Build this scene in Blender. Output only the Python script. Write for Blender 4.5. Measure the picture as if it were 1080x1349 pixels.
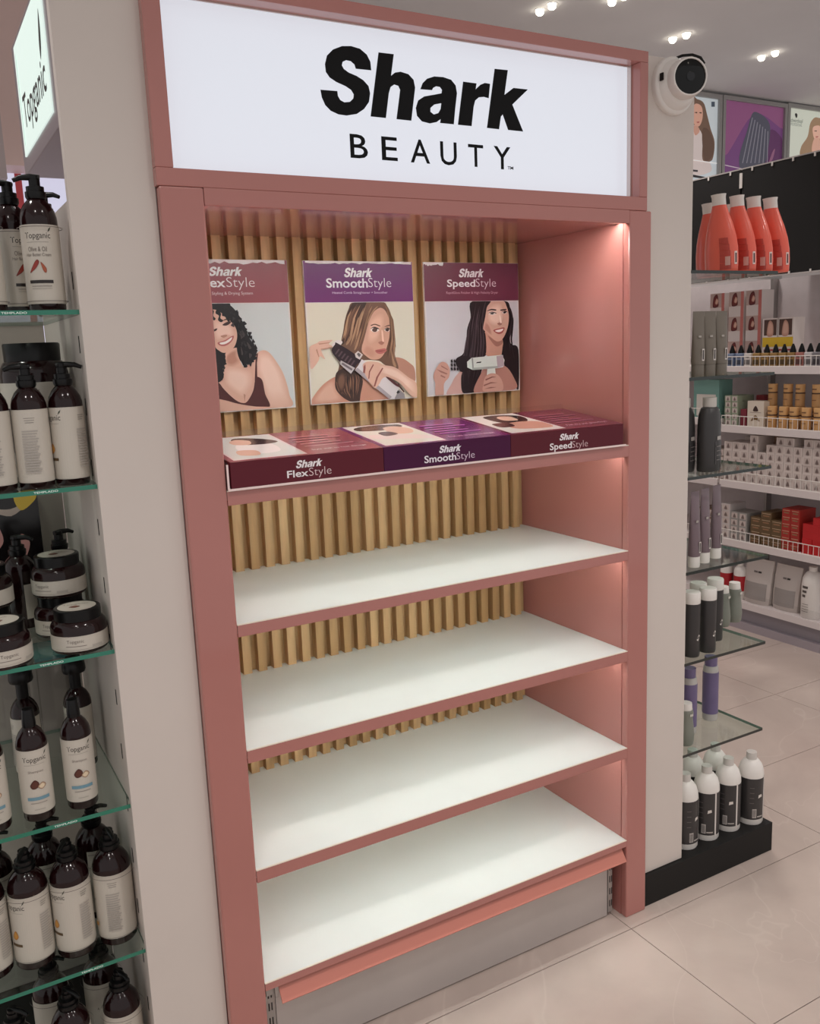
import bpy, bmesh, math, random
from mathutils import Vector, Matrix
from mathutils.geometry import tessellate_polygon
random.seed(7)
S = bpy.context.scene
C = S.collection
for o in list(bpy.data.objects): bpy.data.objects.remove(o)

# ------------------------------------------------------------------ camera
CAM = Vector((-0.50611, -1.60736, 1.51510))
YAW, PIT, ROL, FPX = -0.508606, -0.181242, -0.0400568, 1173.74
fw = Vector((-math.cos(PIT)*math.sin(YAW), math.cos(PIT)*math.cos(YAW), math.sin(PIT)))
r0 = Vector((math.cos(YAW), math.sin(YAW), 0)); u0 = r0.cross(fw)
rt = r0*math.cos(ROL) + u0*math.sin(ROL); up = -r0*math.sin(ROL) + u0*math.cos(ROL)
cd = bpy.data.cameras.new('camera'); cam = bpy.data.objects.new('camera', cd); C.objects.link(cam)
cd.sensor_fit = 'HORIZONTAL'; cd.sensor_width = 36; cd.lens = FPX/1080*36; cd.clip_start = .02
cam.matrix_world = Matrix(((rt.x, up.x, -fw.x, CAM.x), (rt.y, up.y, -fw.y, CAM.y), (rt.z, up.z, -fw.z, CAM.z), (0, 0, 0, 1)))
S.camera = cam

def bp(px, py, ax, val):            # photo pixel -> point where its ray meets a plane of the room
    d = fw + rt*((px-540)/FPX) - up*((py-674.5)/FPX)
    i = 'xyz'.index(ax); t = (val-CAM[i])/d[i]
    return CAM + d*t

# ------------------------------------------------------------------ world, exposure, ceiling light level
w = bpy.data.worlds.new('store_ambient'); S.world = w; w.use_nodes = True
w.node_tree.nodes['Background'].inputs[0].default_value = (1.0, .975, .965, 1)
w.node_tree.nodes['Background'].inputs[1].default_value = .58
S.view_settings.view_transform = 'Standard'; S.view_settings.look = 'None'
S.view_settings.exposure = 0.0; S.view_settings.gamma = 1.0; S.view_settings.use_curve_mapping = False
LAMP_W = 19.0          # each ceiling spot
LED = 29.5              # shelf LED strips
SIGN = 0.62            # backlit header

# ------------------------------------------------------------------ materials
def lin(c):
    f = lambda v: v/12.92 if v <= .04045 else ((v+.055)/1.055)**2.4
    return tuple(f(v/255) for v in c)
MATS = {}
def mat(name, rgb, rough=.5, metal=0., spec=.5, coat=0., noise=0., nscale=20., bump=0., stretch=None, coat_rough=.05):
    if name in MATS: return MATS[name]
    m = bpy.data.materials.new(name); m.use_nodes = True; nt = m.node_tree; b = nt.nodes['Principled BSDF']
    c = lin(rgb); b.inputs['Base Color'].default_value = (*c, 1)
    b.inputs['Roughness'].default_value = rough; b.inputs['Metallic'].default_value = metal
    b.inputs['Specular IOR Level'].default_value = spec; b.inputs['Coat Weight'].default_value = coat
    b.inputs['Coat Roughness'].default_value = coat_rough
    if noise or bump:
        tc = nt.nodes.new('ShaderNodeTexCoord'); mp = nt.nodes.new('ShaderNodeMapping'); nz = nt.nodes.new('ShaderNodeTexNoise')
        if stretch: mp.inputs['Scale'].default_value = stretch
        nt.links.new(tc.outputs['Object'], mp.inputs[0]); nt.links.new(mp.outputs[0], nz.inputs['Vector'])
        nz.inputs['Scale'].default_value = nscale; nz.inputs['Detail'].default_value = 5
        if noise:
            rp = nt.nodes.new('ShaderNodeValToRGB')
            rp.color_ramp.elements[0].position = .3; rp.color_ramp.elements[1].position = .7
            rp.color_ramp.elements[0].color = (*[v*(1-noise) for v in c], 1); rp.color_ramp.elements[1].color = (*[min(1, v*(1+noise)) for v in c], 1)
            nt.links.new(nz.outputs[0], rp.inputs[0]); nt.links.new(rp.outputs[0], b.inputs['Base Color'])
        if bump:
            bu = nt.nodes.new('ShaderNodeBump'); bu.inputs['Strength'].default_value = bump; bu.inputs['Distance'].default_value = .002
            nt.links.new(nz.outputs[0], bu.inputs['Height']); nt.links.new(bu.outputs[0], b.inputs['Normal'])
    MATS[name] = m; return m
def emit(name, rgb, strength, lin_rgb=None):
    if name in MATS: return MATS[name]
    m = bpy.data.materials.new(name); m.use_nodes = True; nt = m.node_tree; b = nt.nodes['Principled BSDF']
    c = lin(rgb); b.inputs['Base Color'].default_value = (*[v*.5 for v in c], 1); b.inputs['Roughness'].default_value = .15
    b.inputs['Emission Color'].default_value = (*c, 1); b.inputs['Emission Strength'].default_value = strength
    MATS[name] = m; return m
def printmat(name, rough=.35, em=0.):
    if name in MATS: return MATS[name]
    m = bpy.data.materials.new(name); m.use_nodes = True; nt = m.node_tree; b = nt.nodes['Principled BSDF']
    a = nt.nodes.new('ShaderNodeAttribute'); a.attribute_name = 'Col'
    nt.links.new(a.outputs['Color'], b.inputs['Base Color']); b.inputs['Roughness'].default_value = rough
    if em:
        nt.links.new(a.outputs['Color'], b.inputs['Emission Color']); b.inputs['Emission Strength'].default_value = em
    MATS[name] = m; return m
def glassmat(name, tint, refl=.06):
    m = bpy.data.materials.new(name); m.use_nodes = True; nt = m.node_tree
    for n in list(nt.nodes):
        if n.type != 'OUTPUT_MATERIAL': nt.nodes.remove(n)
    out = [n for n in nt.nodes if n.type == 'OUTPUT_MATERIAL'][0]
    t = nt.nodes.new('ShaderNodeBsdfTransparent'); t.inputs[0].default_value = (*tint, 1)
    g = nt.nodes.new('ShaderNodeBsdfGlossy'); g.inputs['Roughness'].default_value = .03
    lw = nt.nodes.new('ShaderNodeLayerWeight'); lw.inputs[0].default_value = .5
    pw = nt.nodes.new('ShaderNodeMath'); pw.operation = 'POWER'; pw.inputs[1].default_value = 5.
    f = nt.nodes.new('ShaderNodeMath'); f.operation = 'MULTIPLY_ADD'; f.inputs[1].default_value = .7; f.inputs[2].default_value = .035
    nt.links.new(lw.outputs['Facing'], pw.inputs[0]); nt.links.new(pw.outputs[0], f.inputs[0])
    x = nt.nodes.new('ShaderNodeMixShader')
    nt.links.new(f.outputs[0], x.inputs[0]); nt.links.new(t.outputs[0], x.inputs[1]); nt.links.new(g.outputs[0], x.inputs[2])
    nt.links.new(x.outputs[0], out.inputs[0]); MATS[name] = m; return m

PINK = mat('rose_laminate', (180, 117, 109), .25, coat=.5, coat_rough=.08, noise=.03, nscale=3)
WHITEP = mat('white_laminate', (214, 203, 195), .45, noise=.02, nscale=4)
SHELFW = mat('white_shelf_laminate', (235, 238, 235), .4, noise=.02, nscale=6)
SHELFE = mat('shelf_edge_trim', (238, 228, 212), .35)
WOOD = mat('oak_slat', (194, 157, 111), .55, noise=.22, nscale=9, stretch=(6, 6, .5), bump=.15)
WOODB = mat('oak_backing', (194, 157, 111), .6, noise=.2, nscale=9, stretch=(6, 6, .5))
GALV = mat('grey_metal_panel', (190, 182, 178), .35, metal=.35, noise=.05, nscale=5)
UPR = mat('galvanised_upright', (170, 165, 162), .35, metal=.7)
RAIL = mat('salmon_rail', (205, 128, 112), .4)
BLACK = mat('black_plastic', (12, 11, 12), .3, spec=.3)
BLACKM = mat('black_matte', (26, 24, 23), .6, spec=.3)
AMBER = mat('dark_amber_plastic', (30, 9, 10), .14, spec=.35, coat=.15)
CREAM = mat('cream_label', (200, 192, 180), .5)
WHITE = mat('white_plastic', (232, 226, 220), .35)
LED_M = emit('led_strip', (240, 250, 245), LED)
INK = mat('black_vinyl', (8, 8, 10), .5, spec=.2)
PRINT = printmat('printed_graphic', .3)
PAPER = mat('poster_board', (226, 222, 218), .4)
GLASS = glassmat('clear_glass', (.90, .96, .93))
ACRYL = glassmat('clear_acrylic', (.97, .97, .97))
GEDGE = mat('green_glass_edge', (30, 120, 96), .12, coat=.5)
GEDGES = mat('side_glass_edge', (116, 140, 128), .15, coat=.3)
GEDGED = mat('dark_glass_edge', (18, 30, 26), .15, coat=.5)

# ------------------------------------------------------------------ mesh helpers
def link(name, me, parent=None, kind=None):
    o = bpy.data.objects.new(name, me); C.objects.link(o)
    if parent is not None: o.parent = parent
    if kind: o['kind'] = kind
    return o
def thing(name, label, cat, loc=(0, 0, 0), rz=0, group=None):
    o = bpy.data.objects.new(name, None); C.objects.link(o); o.location = loc; o.rotation_euler = (0, 0, rz)
    o.empty_display_size = .05
    return tag(o, label, cat, group)
def tag(o, label, cat, group=None):
    o['label'] = label; o['category'] = cat
    if group: o['group'] = group
    return o
def fin(bm, name, mats, parent=None, smooth=False, bevel=0, kind=None):
    bmesh.ops.recalc_face_normals(bm, faces=bm.faces)
    me = bpy.data.meshes.new(name); bm.to_mesh(me); bm.free()
    for m in (mats if isinstance(mats, (list, tuple)) else [mats]): me.materials.append(m)
    if smooth:
        me.polygons.foreach_set('use_smooth', [True]*len(me.polygons))
        me.set_sharp_from_angle(angle=math.radians(38))
    o = link(name, me, parent, kind)
    if bevel:
        b = o.modifiers.new('edge', 'BEVEL'); b.width = bevel; b.segments = 2; b.limit_method = 'ANGLE'
    return o
def box(bm, x0, x1, y0, y1, z0, z1, mi=0):
    v = [bm.verts.new(p) for p in ((x0, y0, z0), (x1, y0, z0), (x1, y1, z0), (x0, y1, z0), (x0, y0, z1), (x1, y0, z1), (x1, y1, z1), (x0, y1, z1))]
    fs = [bm.faces.new([v[i] for i in f]) for f in ((3, 2, 1, 0), (4, 5, 6, 7), (0, 1, 5, 4), (1, 2, 6, 5), (2, 3, 7, 6), (3, 0, 4, 7))]
    for f in fs: f.material_index = mi
    return fs
def bxo(name, x0, x1, y0, y1, z0, z1, m, parent=None, bevel=0, kind=None):
    bm = bmesh.new(); box(bm, x0, x1, y0, y1, z0, z1); return fin(bm, name, m, parent, bevel=bevel, kind=kind)
def lathe(bm, prof, n=24, mi=0, cx=0, cy=0, squash=1., shift=None):
    rings = []
    for r, z in prof:
        sx = shift(z) if shift else 0
        if r < 1e-6: rings.append([bm.verts.new((cx+sx, cy, z))])
        else: rings.append([bm.verts.new((cx+sx+r*math.cos(2*math.pi*k/n), cy+squash*r*math.sin(2*math.pi*k/n), z)) for k in range(n)])
    for a, b in zip(rings, rings[1:]):
        for k in range(n):
            q = [a[k % len(a)], a[(k+1) % len(a)], b[(k+1) % len(b)], b[k % len(b)]]
            q = list(dict.fromkeys(q))
            if len(q) > 2:
                f = bm.faces.new(q); f.material_index = mi
    return rings
def latho(name, prof, m, parent, n=24, squash=1., shift=None):
    bm = bmesh.new(); lathe(bm, prof, n, squash=squash, shift=shift); return fin(bm, name, m, parent, smooth=True)
def tube(bm, pts, rad, n=8, mi=0):
    pts = [Vector(p) for p in pts]; rings = []
    for i, p in enumerate(pts):
        t = (pts[min(i+1, len(pts)-1)] - pts[max(i-1, 0)]).normalized()
        a = t.cross(Vector((0, 0, 1)) if abs(t.z) < .9 else Vector((1, 0, 0))).normalized(); b = t.cross(a)
        r = rad[i] if isinstance(rad, (list, tuple)) else rad
        rings.append([bm.verts.new(p + a*r*math.cos(2*math.pi*k/n) + b*r*math.sin(2*math.pi*k/n)) for k in range(n)])
    for A, B in zip(rings, rings[1:]):
        for k in range(n):
            f = bm.faces.new((A[k], A[(k+1) % n], B[(k+1) % n], B[k])); f.material_index = mi
    for rg in (rings[0], rings[-1]):
        f = bm.faces.new(rg); f.material_index = mi
def copy_tree(o, parent=None):
    c = o.copy(); C.objects.link(c)
    if parent is not None: c.parent = parent
    for ch in list(o.children): copy_tree(ch, c)
    return c

# flat printed artwork: coloured shapes in (u, v), one mesh with a colour attribute
def catmull(pts, n=5):
    out = []; N = len(pts)
    for i in range(N):
        p0, p1, p2, p3 = pts[i-1], pts[i], pts[(i+1) % N], pts[(i+2) % N]
        for k in range(n):
            t = k/n
            out.append(tuple(.5*(2*p1[j] + (p2[j]-p0[j])*t + (2*p0[j]-5*p1[j]+4*p2[j]-p3[j])*t*t + (3*p1[j]-p0[j]-3*p2[j]+p3[j])*t**3) for j in (0, 1)))
    return out
class Art:
    def __init__(s, sub=0): s.v = []; s.f = []; s.c = []; s.layer = 0; s.sub = sub
    def poly(s, loops, col, smooth=False, up=True):
        if not isinstance(loops[0][0], (tuple, list)): loops = [loops]
        if smooth: loops = [catmull(l) for l in loops]
        b = len(s.v); flat = []
        for l in loops: flat += l
        tr = tessellate_polygon([[Vector((p[0], p[1], 0)) for p in l] for l in loops])
        s.v += [(p[0], p[1], s.layer) for p in flat]; s.c += [lin(col)]*len(flat)
        s.f += [tuple(b+i for i in t) for t in tr]
        if up: s.layer += 1
    def fan(s, pts, cin, cout, center=None, smooth=True, mid=.55):   # soft-edged blob: printed tone runs from cin to cout
        if smooth: pts = catmull(pts)
        n = len(pts); cx, cy = center or (sum(p[0] for p in pts)/n, sum(p[1] for p in pts)/n)
        b = len(s.v); s.v.append((cx, cy, s.layer)); s.c.append(lin(cin))
        m = tuple((a+d)/2 for a, d in zip(lin(cin), lin(cout)))
        for p in pts: s.v.append((cx+(p[0]-cx)*mid, cy+(p[1]-cy)*mid, s.layer)); s.c.append(lin(cin))
        for p in pts: s.v.append((p[0], p[1], s.layer)); s.c.append(lin(cout))
        for k in range(n):
            k2 = (k+1) % n
            s.f += [(b, b+1+k, b+1+k2), (b+1+k, b+1+n+k, b+1+n+k2), (b+1+k, b+1+n+k2, b+1+k2)]
        s.layer += 1
    def text(s, body, x0, x1, z0, z1, col, off=0., shear=0., up=True):
        V, F = text_mesh(body, off, shear); b = len(s.v)
        s.v += [(x0+(x1-x0)*p[0], z0+(z1-z0)*p[1], s.layer) for p in V]; s.c += [lin(col)]*len(V)
        s.f += [tuple(b+i for i in f) for f in F]
        if up: s.layer += 1
    def shark(s, x0, x1, z0, z1, col, shear=0.):
        for loops in SHARK:
            s.poly([[(x0+(x1-x0)*(p[0]+shear*p[1]), z0+(z1-z0)*p[1]) for p in l] for l in loops], col, up=False)
        s.layer += 1
    def rect(s, x0, x1, z0, z1, col):
        n = max(1, math.ceil(abs(x1-x0)/s.sub)) if s.sub else 1
        for k in range(n):
            a, b = x0+(x1-x0)*k/n, x0+(x1-x0)*(k+1)/n
            s.poly([(a, z0), (b, z0), (b, z1), (a, z1)], col, up=False)
        s.layer += 1
    def rect_(s, x0, x1, z0, z1, col): s.poly([(x0, z0), (x1, z0), (x1, z1), (x0, z1)], col)
    def mesh(s, name, fn, parent, m=None, gap=.00012):    # fn(u, v, d) -> xyz, d = height above the surface
        me = bpy.data.meshes.new(name); me.from_pydata([fn(u, v, .0004+l*gap) for u, v, l in s.v], [], s.f)
        a = me.color_attributes.new('Col', 'FLOAT_COLOR', 'POINT')
        buf = []
        for c in s.c: buf += [*c, 1]
        a.data.foreach_set('color', buf); me.materials.append(m or PRINT); me.update()
        return link(name, me, parent)
TXT = {}
def text_mesh(body, off=0., shear=0.):
    k = (body, off, shear)
    if k not in TXT:
        cu = bpy.data.curves.new('t', 'FONT'); cu.body = body; cu.offset = off; cu.shear = shear; cu.resolution_u = 3; cu.fill_mode = 'FRONT'
        o = bpy.data.objects.new('t', cu); C.objects.link(o)
        bpy.context.view_layer.update()
        me = bpy.data.meshes.new_from_object(o.evaluated_get(bpy.context.evaluated_depsgraph_get()))
        V = [tuple(v.co) for v in me.vertices]; F = [tuple(p.vertices) for p in me.polygons]
        bpy.data.objects.remove(o); bpy.data.curves.remove(cu); bpy.data.meshes.remove(me)
        xs = [v[0] for v in V]; ys = [v[1] for v in V]; a, b, c, d = min(xs), max(xs), min(ys), max(ys)
        TXT[k] = ([((v[0]-a)/(b-a), (v[1]-c)/(d-c)) for v in V], F)
    return TXT[k]
def wall_fn(y): return lambda u, v, d: (u, y-d, v)
def wrap_fn(R, th0=-math.pi/2): return lambda u, v, d: ((R+d)*math.cos(th0+u/R), (R+d)*math.sin(th0+u/R), v)

# header logo traced from the photograph onto the sign plane (y = .04)
YS = .040
def sgn(x, y): p = bp(400+x/3.375, 40+y/3.375, 'y', YS); return (p.x, p.z)
_S = [(300,178),(296,140),(280,108),(250,82),(210,70),(170,70),(130,85),(103,112),(94,150),(98,185),(115,210),(145,230),(185,248),(210,265),(222,285),(220,303),(205,318),(180,320),(162,310),(152,292),(149,270),(74,264),(80,298),(95,332),(120,358),(155,374),(190,379),(235,372),(268,350),(290,318),(295,280),(288,248),(265,222),(235,203),(200,188),(178,172),(169,155),(173,140),(188,133),(208,137),(225,152),(231,171)]
_h = [(332,98),(400,106),(388,202),(405,188),(430,184),(465,195),(488,220),(495,255),(478,402),(412,395),(424,300),(428,265),(420,247),(402,241),(386,252),(378,280),(365,390),(297,383)]
_a = [(518,262),(528,235),(548,215),(580,205),(620,208),(655,220),(675,245),(681,280),(673,350),(667,418),(606,412),(608,395),(590,408),(560,414),(525,405),(503,380),(498,345),(508,312),(535,294),(580,286),(612,280),(614,265),(605,252),(588,249),(575,256),(570,266)]
_ah = [(611,324),(580,330),(563,345),(563,362),(578,374),(598,368),(608,350)]
_r = [(708,228),(768,236),(764,262),(785,242),(805,234),(828,238),(822,302),(800,296),(778,298),(762,312),(755,340),(746,426),(685,420)]
_k = [(848,171),(907,177),(892,287),(932,256),(996,263),(927,330),(975,450),(908,443),(884,374),(876,384),(868,440),(814,434)]
SH_W = [[[sgn(*p) for p in l] for l in g] for g in ([_S], [_h], [_a, _ah], [_r], [_k])]
_xs = [p[0] for g in SH_W for l in g for p in l]; _zs = [p[1] for g in SH_W for l in g for p in l]
SHX0, SHX1, SHZ0, SHZ1 = min(_xs), max(_xs), min(_zs), max(_zs)
SHARK = [[[((p[0]-SHX0)/(SHX1-SHX0), (p[1]-SHZ0)/(SHZ1-SHZ0)) for p in l] for l in g] for g in SH_W]

# ================================================================== THE SETTING
def floor_mat():
    m = bpy.data.materials.new('polished_stone_tile'); m.use_nodes = True; nt = m.node_tree; b = nt.nodes['Principled BSDF']
    g = nt.nodes.new('ShaderNodeNewGeometry'); n1 = nt.nodes.new('ShaderNodeTexNoise'); n1.inputs['Scale'].default_value = 1.6; n1.inputs['Detail'].default_value = 6; n1.inputs['Distortion'].default_value = .8
    n2 = nt.nodes.new('ShaderNodeTexNoise'); n2.inputs['Scale'].default_value = .9; n2.inputs['Detail'].default_value = 3; n2.inputs['Distortion'].default_value = 2.5
    nt.links.new(g.outputs['Position'], n1.inputs['Vector']); nt.links.new(g.outputs['Position'], n2.inputs['Vector'])
    r1 = nt.nodes.new('ShaderNodeValToRGB'); e = r1.color_ramp.elements
    e[0].position = .3; e[0].color = (*lin((176, 160, 151)), 1); e[1].position = .7; e[1].color = (*lin((204, 187, 177)), 1)
    r2 = nt.nodes.new('ShaderNodeValToRGB'); e = r2.color_ramp.elements
    e[0].position = .494; e[0].color = (0, 0, 0, 1); e[1].position = .5; e[1].color = (.16, .16, .16, 1); e2 = e.new(.506); e2.color = (0, 0, 0, 1)
    mx = nt.nodes.new('ShaderNodeMix'); mx.data_type = 'RGBA'
    nt.links.new(n1.outputs[0], r1.inputs[0]); nt.links.new(n2.outputs[0], r2.inputs[0])
    nt.links.new(r2.outputs[0], mx.inputs['Factor']); nt.links.new(r1.outputs[0], mx.inputs['A']); mx.inputs['B'].default_value = (*lin((224, 210, 200)), 1)
    nt.links.new(mx.outputs['Result'], b.inputs['Base Color']); b.inputs['Roughness'].default_value = .22
    b.inputs['Specular IOR Level'].default_value = .5
    return m
FLOORM = floor_mat(); GROUT = mat('dark_grout', (92, 80, 74), .8, noise=.1)
CEILM = mat('ceiling_paint', (226, 225, 226), .8, noise=.02, nscale=3)
WALLM = mat('wall_paint', (196, 188, 186), .7, noise=.02, nscale=3)
fl = bxo('floor', -2.4, 8, -2.8, 3.3, -.06, -.0025, GROUT, kind='structure')
TX, TY, PX, PY = .98, -.04, .80, .415
bm = bmesh.new(); box(bm, .0011, PX-.0011, .0011, PY-.0011, -.003, 0)
me_t = bpy.data.meshes.new('tile'); bmesh.ops.recalc_face_normals(bm, faces=bm.faces); bm.to_mesh(me_t); bm.free(); me_t.materials.append(FLOORM)
for i in range(-4, 8):
    for j in range(-6, 8):
        o = link('tile', me_t, fl); o.location = (TX+i*PX, TY+j*PY, 0)
CZ = 3.2; WY = 3.14
bxo('ceiling', -2.4, 8, -2.8, 3.3, CZ, CZ+.06, CEILM, kind='structure')
bxo('wall_back', -2.4, 8, WY, WY+.1, -.06, CZ, WALLM, kind='structure')

# ================================================================== DISPLAY UNIT
ZT, Z0, Z0B = 1.7826, 1.2660, 1.2379
SH = [(1.0048, .9799), (.7459, .7183), (.4852, .4570), (.2263, .2085)]
D = .434; XL, XR = -.0785, 1.0685; HX0, HX1 = -.0815, 1.0547; HT, HB = 2.1541, 1.8086
U = thing('display_unit', 'tall rose-pink beauty display unit with empty white shelves and lit sign', 'display unit')
YB = .475
for x0, x1 in ((XL, 0), (1.0, XR)):
    bm = bmesh.new(); box(bm, x0, x1, 0, .022, 0, HB)
    fin(bm, 'post', PINK, U, bevel=.0035)
for x0, x1, nm in ((XL+.002, -.0, 'side_panel'), (1.0, XR-.002, 'side_panel')):
    bm = bmesh.new(); box(bm, x0, x1, .022, YB, 0, HB); fin(bm, nm, PINK, U)
bm = bmesh.new()
box(bm, 0, 1, 0, .012, ZT-.004, HB)              # lip of the lintel
box(bm, 0, 1, .030, YB, ZT+.006, HB); box(bm, 0, 1, .012, .030, ZT+.013, HB)
fin(bm, 'lintel', PINK, U, bevel=.001)
bxo('soffit', 0, 1, .034, YB-.03, ZT, ZT+.006, PINK, U)
bk = bxo('back_panel', 0, 1, D, YB, .12, ZT+.006, WOODB, U)
bm = bmesh.new(); box(bm, 0, .0212, .411, D+.001, .20, ZT+.002)
me_s = bpy.data.meshes.new('slat'); bmesh.ops.recalc_face_normals(bm, faces=bm.faces); bm.to_mesh(me_s); bm.free(); me_s.materials.append(WOOD)
def slat_mat(k):
    t = random.choice((-16, -8, 0, 0, 6, 12))
    return mat('oak_slat_tone_%d' % t, (194+t, 157+t, 111+t), .55, noise=.2, nscale=8, stretch=(7, 7, .6), bump=.15)
for k in range(25):
    m2 = me_s.copy(); m2.materials[0] = slat_mat(k)
    for v in m2.vertices: v.co.y += 0
    o = link('slat', m2, bk); o.location = (.954-.0389*k, random.uniform(-.0003, .0006), 0)
# shelves
def shelf(z, zb, name='shelf'):
    bm = bmesh.new(); box(bm, 0, 1, .003, D+.004, z-.018, z)
    s = fin(bm, name, SHELFW, U)
    bm = bmesh.new(); box(bm, 0, 1, 0, .003, zb, z-.0015); box(bm, 0, 1, .003, .018, zb+.0, z-.018)
    fin(bm, 'front_edge', PINK, s, bevel=.0006)
    bm = bmesh.new(); box(bm, .0, 1, -.0004, .0030, z-.0015, z+.0003); fin(bm, 'edge_trim', SHELFE, s)
    return s
s0 = shelf(Z0, Z0B)
for z, zb in SH: shelf(z, zb)
# LED strips behind the front lips
def led(z, y0=.019, k_=.5, m=None):          # tilted channel that throws the light down and back
    bm = bmesh.new(); P = [(y0, z-.0115*k_), (y0+.0015*k_, z-.0128*k_), (y0+.0135*k_, z-.0010*k_), (y0+.012*k_, z)]
    rg = [[bm.verts.new((x, y, zz)) for y, zz in P] for x in (.012, .988)]
    for k in range(4): bm.faces.new((rg[0][k], rg[0][(k+1) % 4], rg[1][(k+1) % 4], rg[1][k]))
    for r in rg: bm.faces.new(r)
    fin(bm, 'led_strip', m or LED_M, U)
led(ZT+.012, .0135, 1., emit('led_strip_bright', (240, 250, 245), LED*2.0))
led(Z0-.0182); [led(z-.0182) for z, zb in SH[:3]]
# header box with backlit sign
bm = bmesh.new()
OX0, OX1, OZ0, OZ1 = -.050, 1.031, 1.839, 2.1300
box(bm, HX0, HX1, 0, .05, HB, OZ0); box(bm, HX0, HX1, 0, .05, OZ1, HT); box(bm, HX0, OX0, 0, .05, OZ0, OZ1); box(bm, OX1, HX1, 0, .05, OZ0, OZ1)
fin(bm, 'header_frame', PINK, U, bevel=.0015)
bxo('header_back', HX0, HX1, .05, .24, HB, HT, PINK, U)
sp = bxo('sign_panel', OX0, OX1, YS, .052, OZ0, OZ1, emit('backlit_sign', (236, 240, 250), SIGN), U)
bm = bmesh.new(); box(bm, OX1-.0035, OX1, YS-.012, YS, OZ0, OZ1); box(bm, OX0, OX1, YS-.004, YS, OZ1-.0025, OZ1)
fin(bm, 'sign_bead', mat('chrome_bead', (214, 200, 196), .2, metal=.6), U)
for loops in SH_W:
    A = Art(); A.poly([list(l) for l in loops], (10, 10, 12)); A.mesh('letter', wall_fn(YS), sp, INK)
for ch, l, r, t, b in (('B', 206, 284, 463, 569), ('E', 346, 416, 474, 579), ('A', 474, 560, 486, 590), ('U', 607, 680, 496, 600), ('T', 731, 798, 508, 607), ('Y', 845, 919, 517, 618)):
    cx = (l+r)/2; x0 = sgn(l, (t+b)/2)[0]; x1 = sgn(r, (t+b)/2)[0]
    A = Art(); A.text(ch, x0, x1, sgn(cx, b)[1], sgn(cx, t)[1], (10, 10, 12), off=.006); A.mesh('letter', wall_fn(YS), sp, INK)
x0, z0 = sgn(906, 618); x1, z1 = sgn(931, 606)
A = Art(); A.text('TM', x0, x1, z0, z1, (10, 10, 12), off=.02); A.mesh('trade_mark', wall_fn(YS), sp, INK)
# lower metal base, uprights, price rail
kp = bxo('kick_plate', .030, .962, .032, .042, .004, .205, GALV, U, bevel=.001)
for x0, x1 in ((.004, .0285), (.9635, .978)):
    bm = bmesh.new()
    box(bm, x0, x1, .030, .050, .012, .207)
    u = fin(bm, 'upright', UPR, U, bevel=.001)
    bm = bmesh.new()
    for z in (.030, .065, .10, .135, .165): box(bm, (x0+x1)/2-.0035, (x0+x1)/2-.0008, .0294, .0305, z, z+.018); box(bm, (x0+x1)/2+.003, (x0+x1)/2+.0055, .0294, .0305, z, z+.018)
    fin(bm, 'slot', BLACKM, u)
bm = bmesh.new(); pts = [(.018, .2045), (.016, .207), (-.008, .172), (-.006, .169)]
rings = [[bm.verts.new((x, y, z)) for y, z in pts] for x in (.032, .993)]
for k in range(4): bm.faces.new((rings[0][k], rings[0][(k+1) % 4], rings[1][(k+1) % 4], rings[1][k]))
for r in rings: bm.faces.new(r)
fin(bm, 'price_rail', RAIL, U)
bm = bmesh.new(); box(bm, .004, .030, .012, .030, .185, .2085); box(bm, .022, .030, .006, .012, .178, .2085); fin(bm, 'rail_bracket', UPR, U, bevel=.001)

# ================================================================== POSTERS
PYP = .4085; PT = .0035
ARTS = {}
def poster(name, label, x0, x1, z0, z1, zh, band, bg, paint, head):
    T = thing(name, label, 'poster', ((x0+x1)/2, PYP, z0), 0)
    ox, oz = (x0+x1)/2, z0
    bm = bmesh.new(); box(bm, x0-ox, x1-ox, -PT, .0024, 0, z1-oz); fin(bm, 'board', PAPER, T)
    f = lambda u, v, d: (u-ox, -PT-d, v-oz)
    A = Art(); A.rect(x0+.0006, x1-.0006, zh, z1-.0006, band); 
    n = 26; rr = random.Random(hash(label) % 99 if False else len(label)); top = []
    ex = head.get('torn', (0, 1))
    for k in range(n+1): top.append((x0+(x1-x0)*(ex[0]+(ex[1]-ex[0])*k/n), z1-.004-rr.random()*.007*head.get('tornh', 1)))
    A.poly([(top[0][0], z1-.0004)]+top+[(top[-1][0], z1-.0004)], (236, 228, 230))
    A.mesh('header_band', f, T)
    A = Art(); head['fn'](A); A.mesh('lettering', lambda u, v, d: f(u, v, d+.0006), T)
    A = Art(); A.rect(x0+.0015, x1-.0015, z0+.0015, zh, (226, 214, 212)); A.rect(x0+.003, x1-.003, z0+.003, zh-.0015, bg)
    paint(A)
    A.v = [(min(max(u, x0+.002), x1-.002), min(max(v, z0+.002), zh-.001), l) for u, v, l in A.v]
    A.mesh('photo_print', f, T, gap=.00007)
    return T
def crop(ox, oy, s, y): return lambda p: (lambda q: (q.x, q.z))(bp(ox+p[0]/s, oy+p[1]/s, 'y', y))
YQ = PYP-PT
SK, SKD, SKL = (222, 178, 158), (190, 138, 118), (238, 204, 188)
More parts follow.
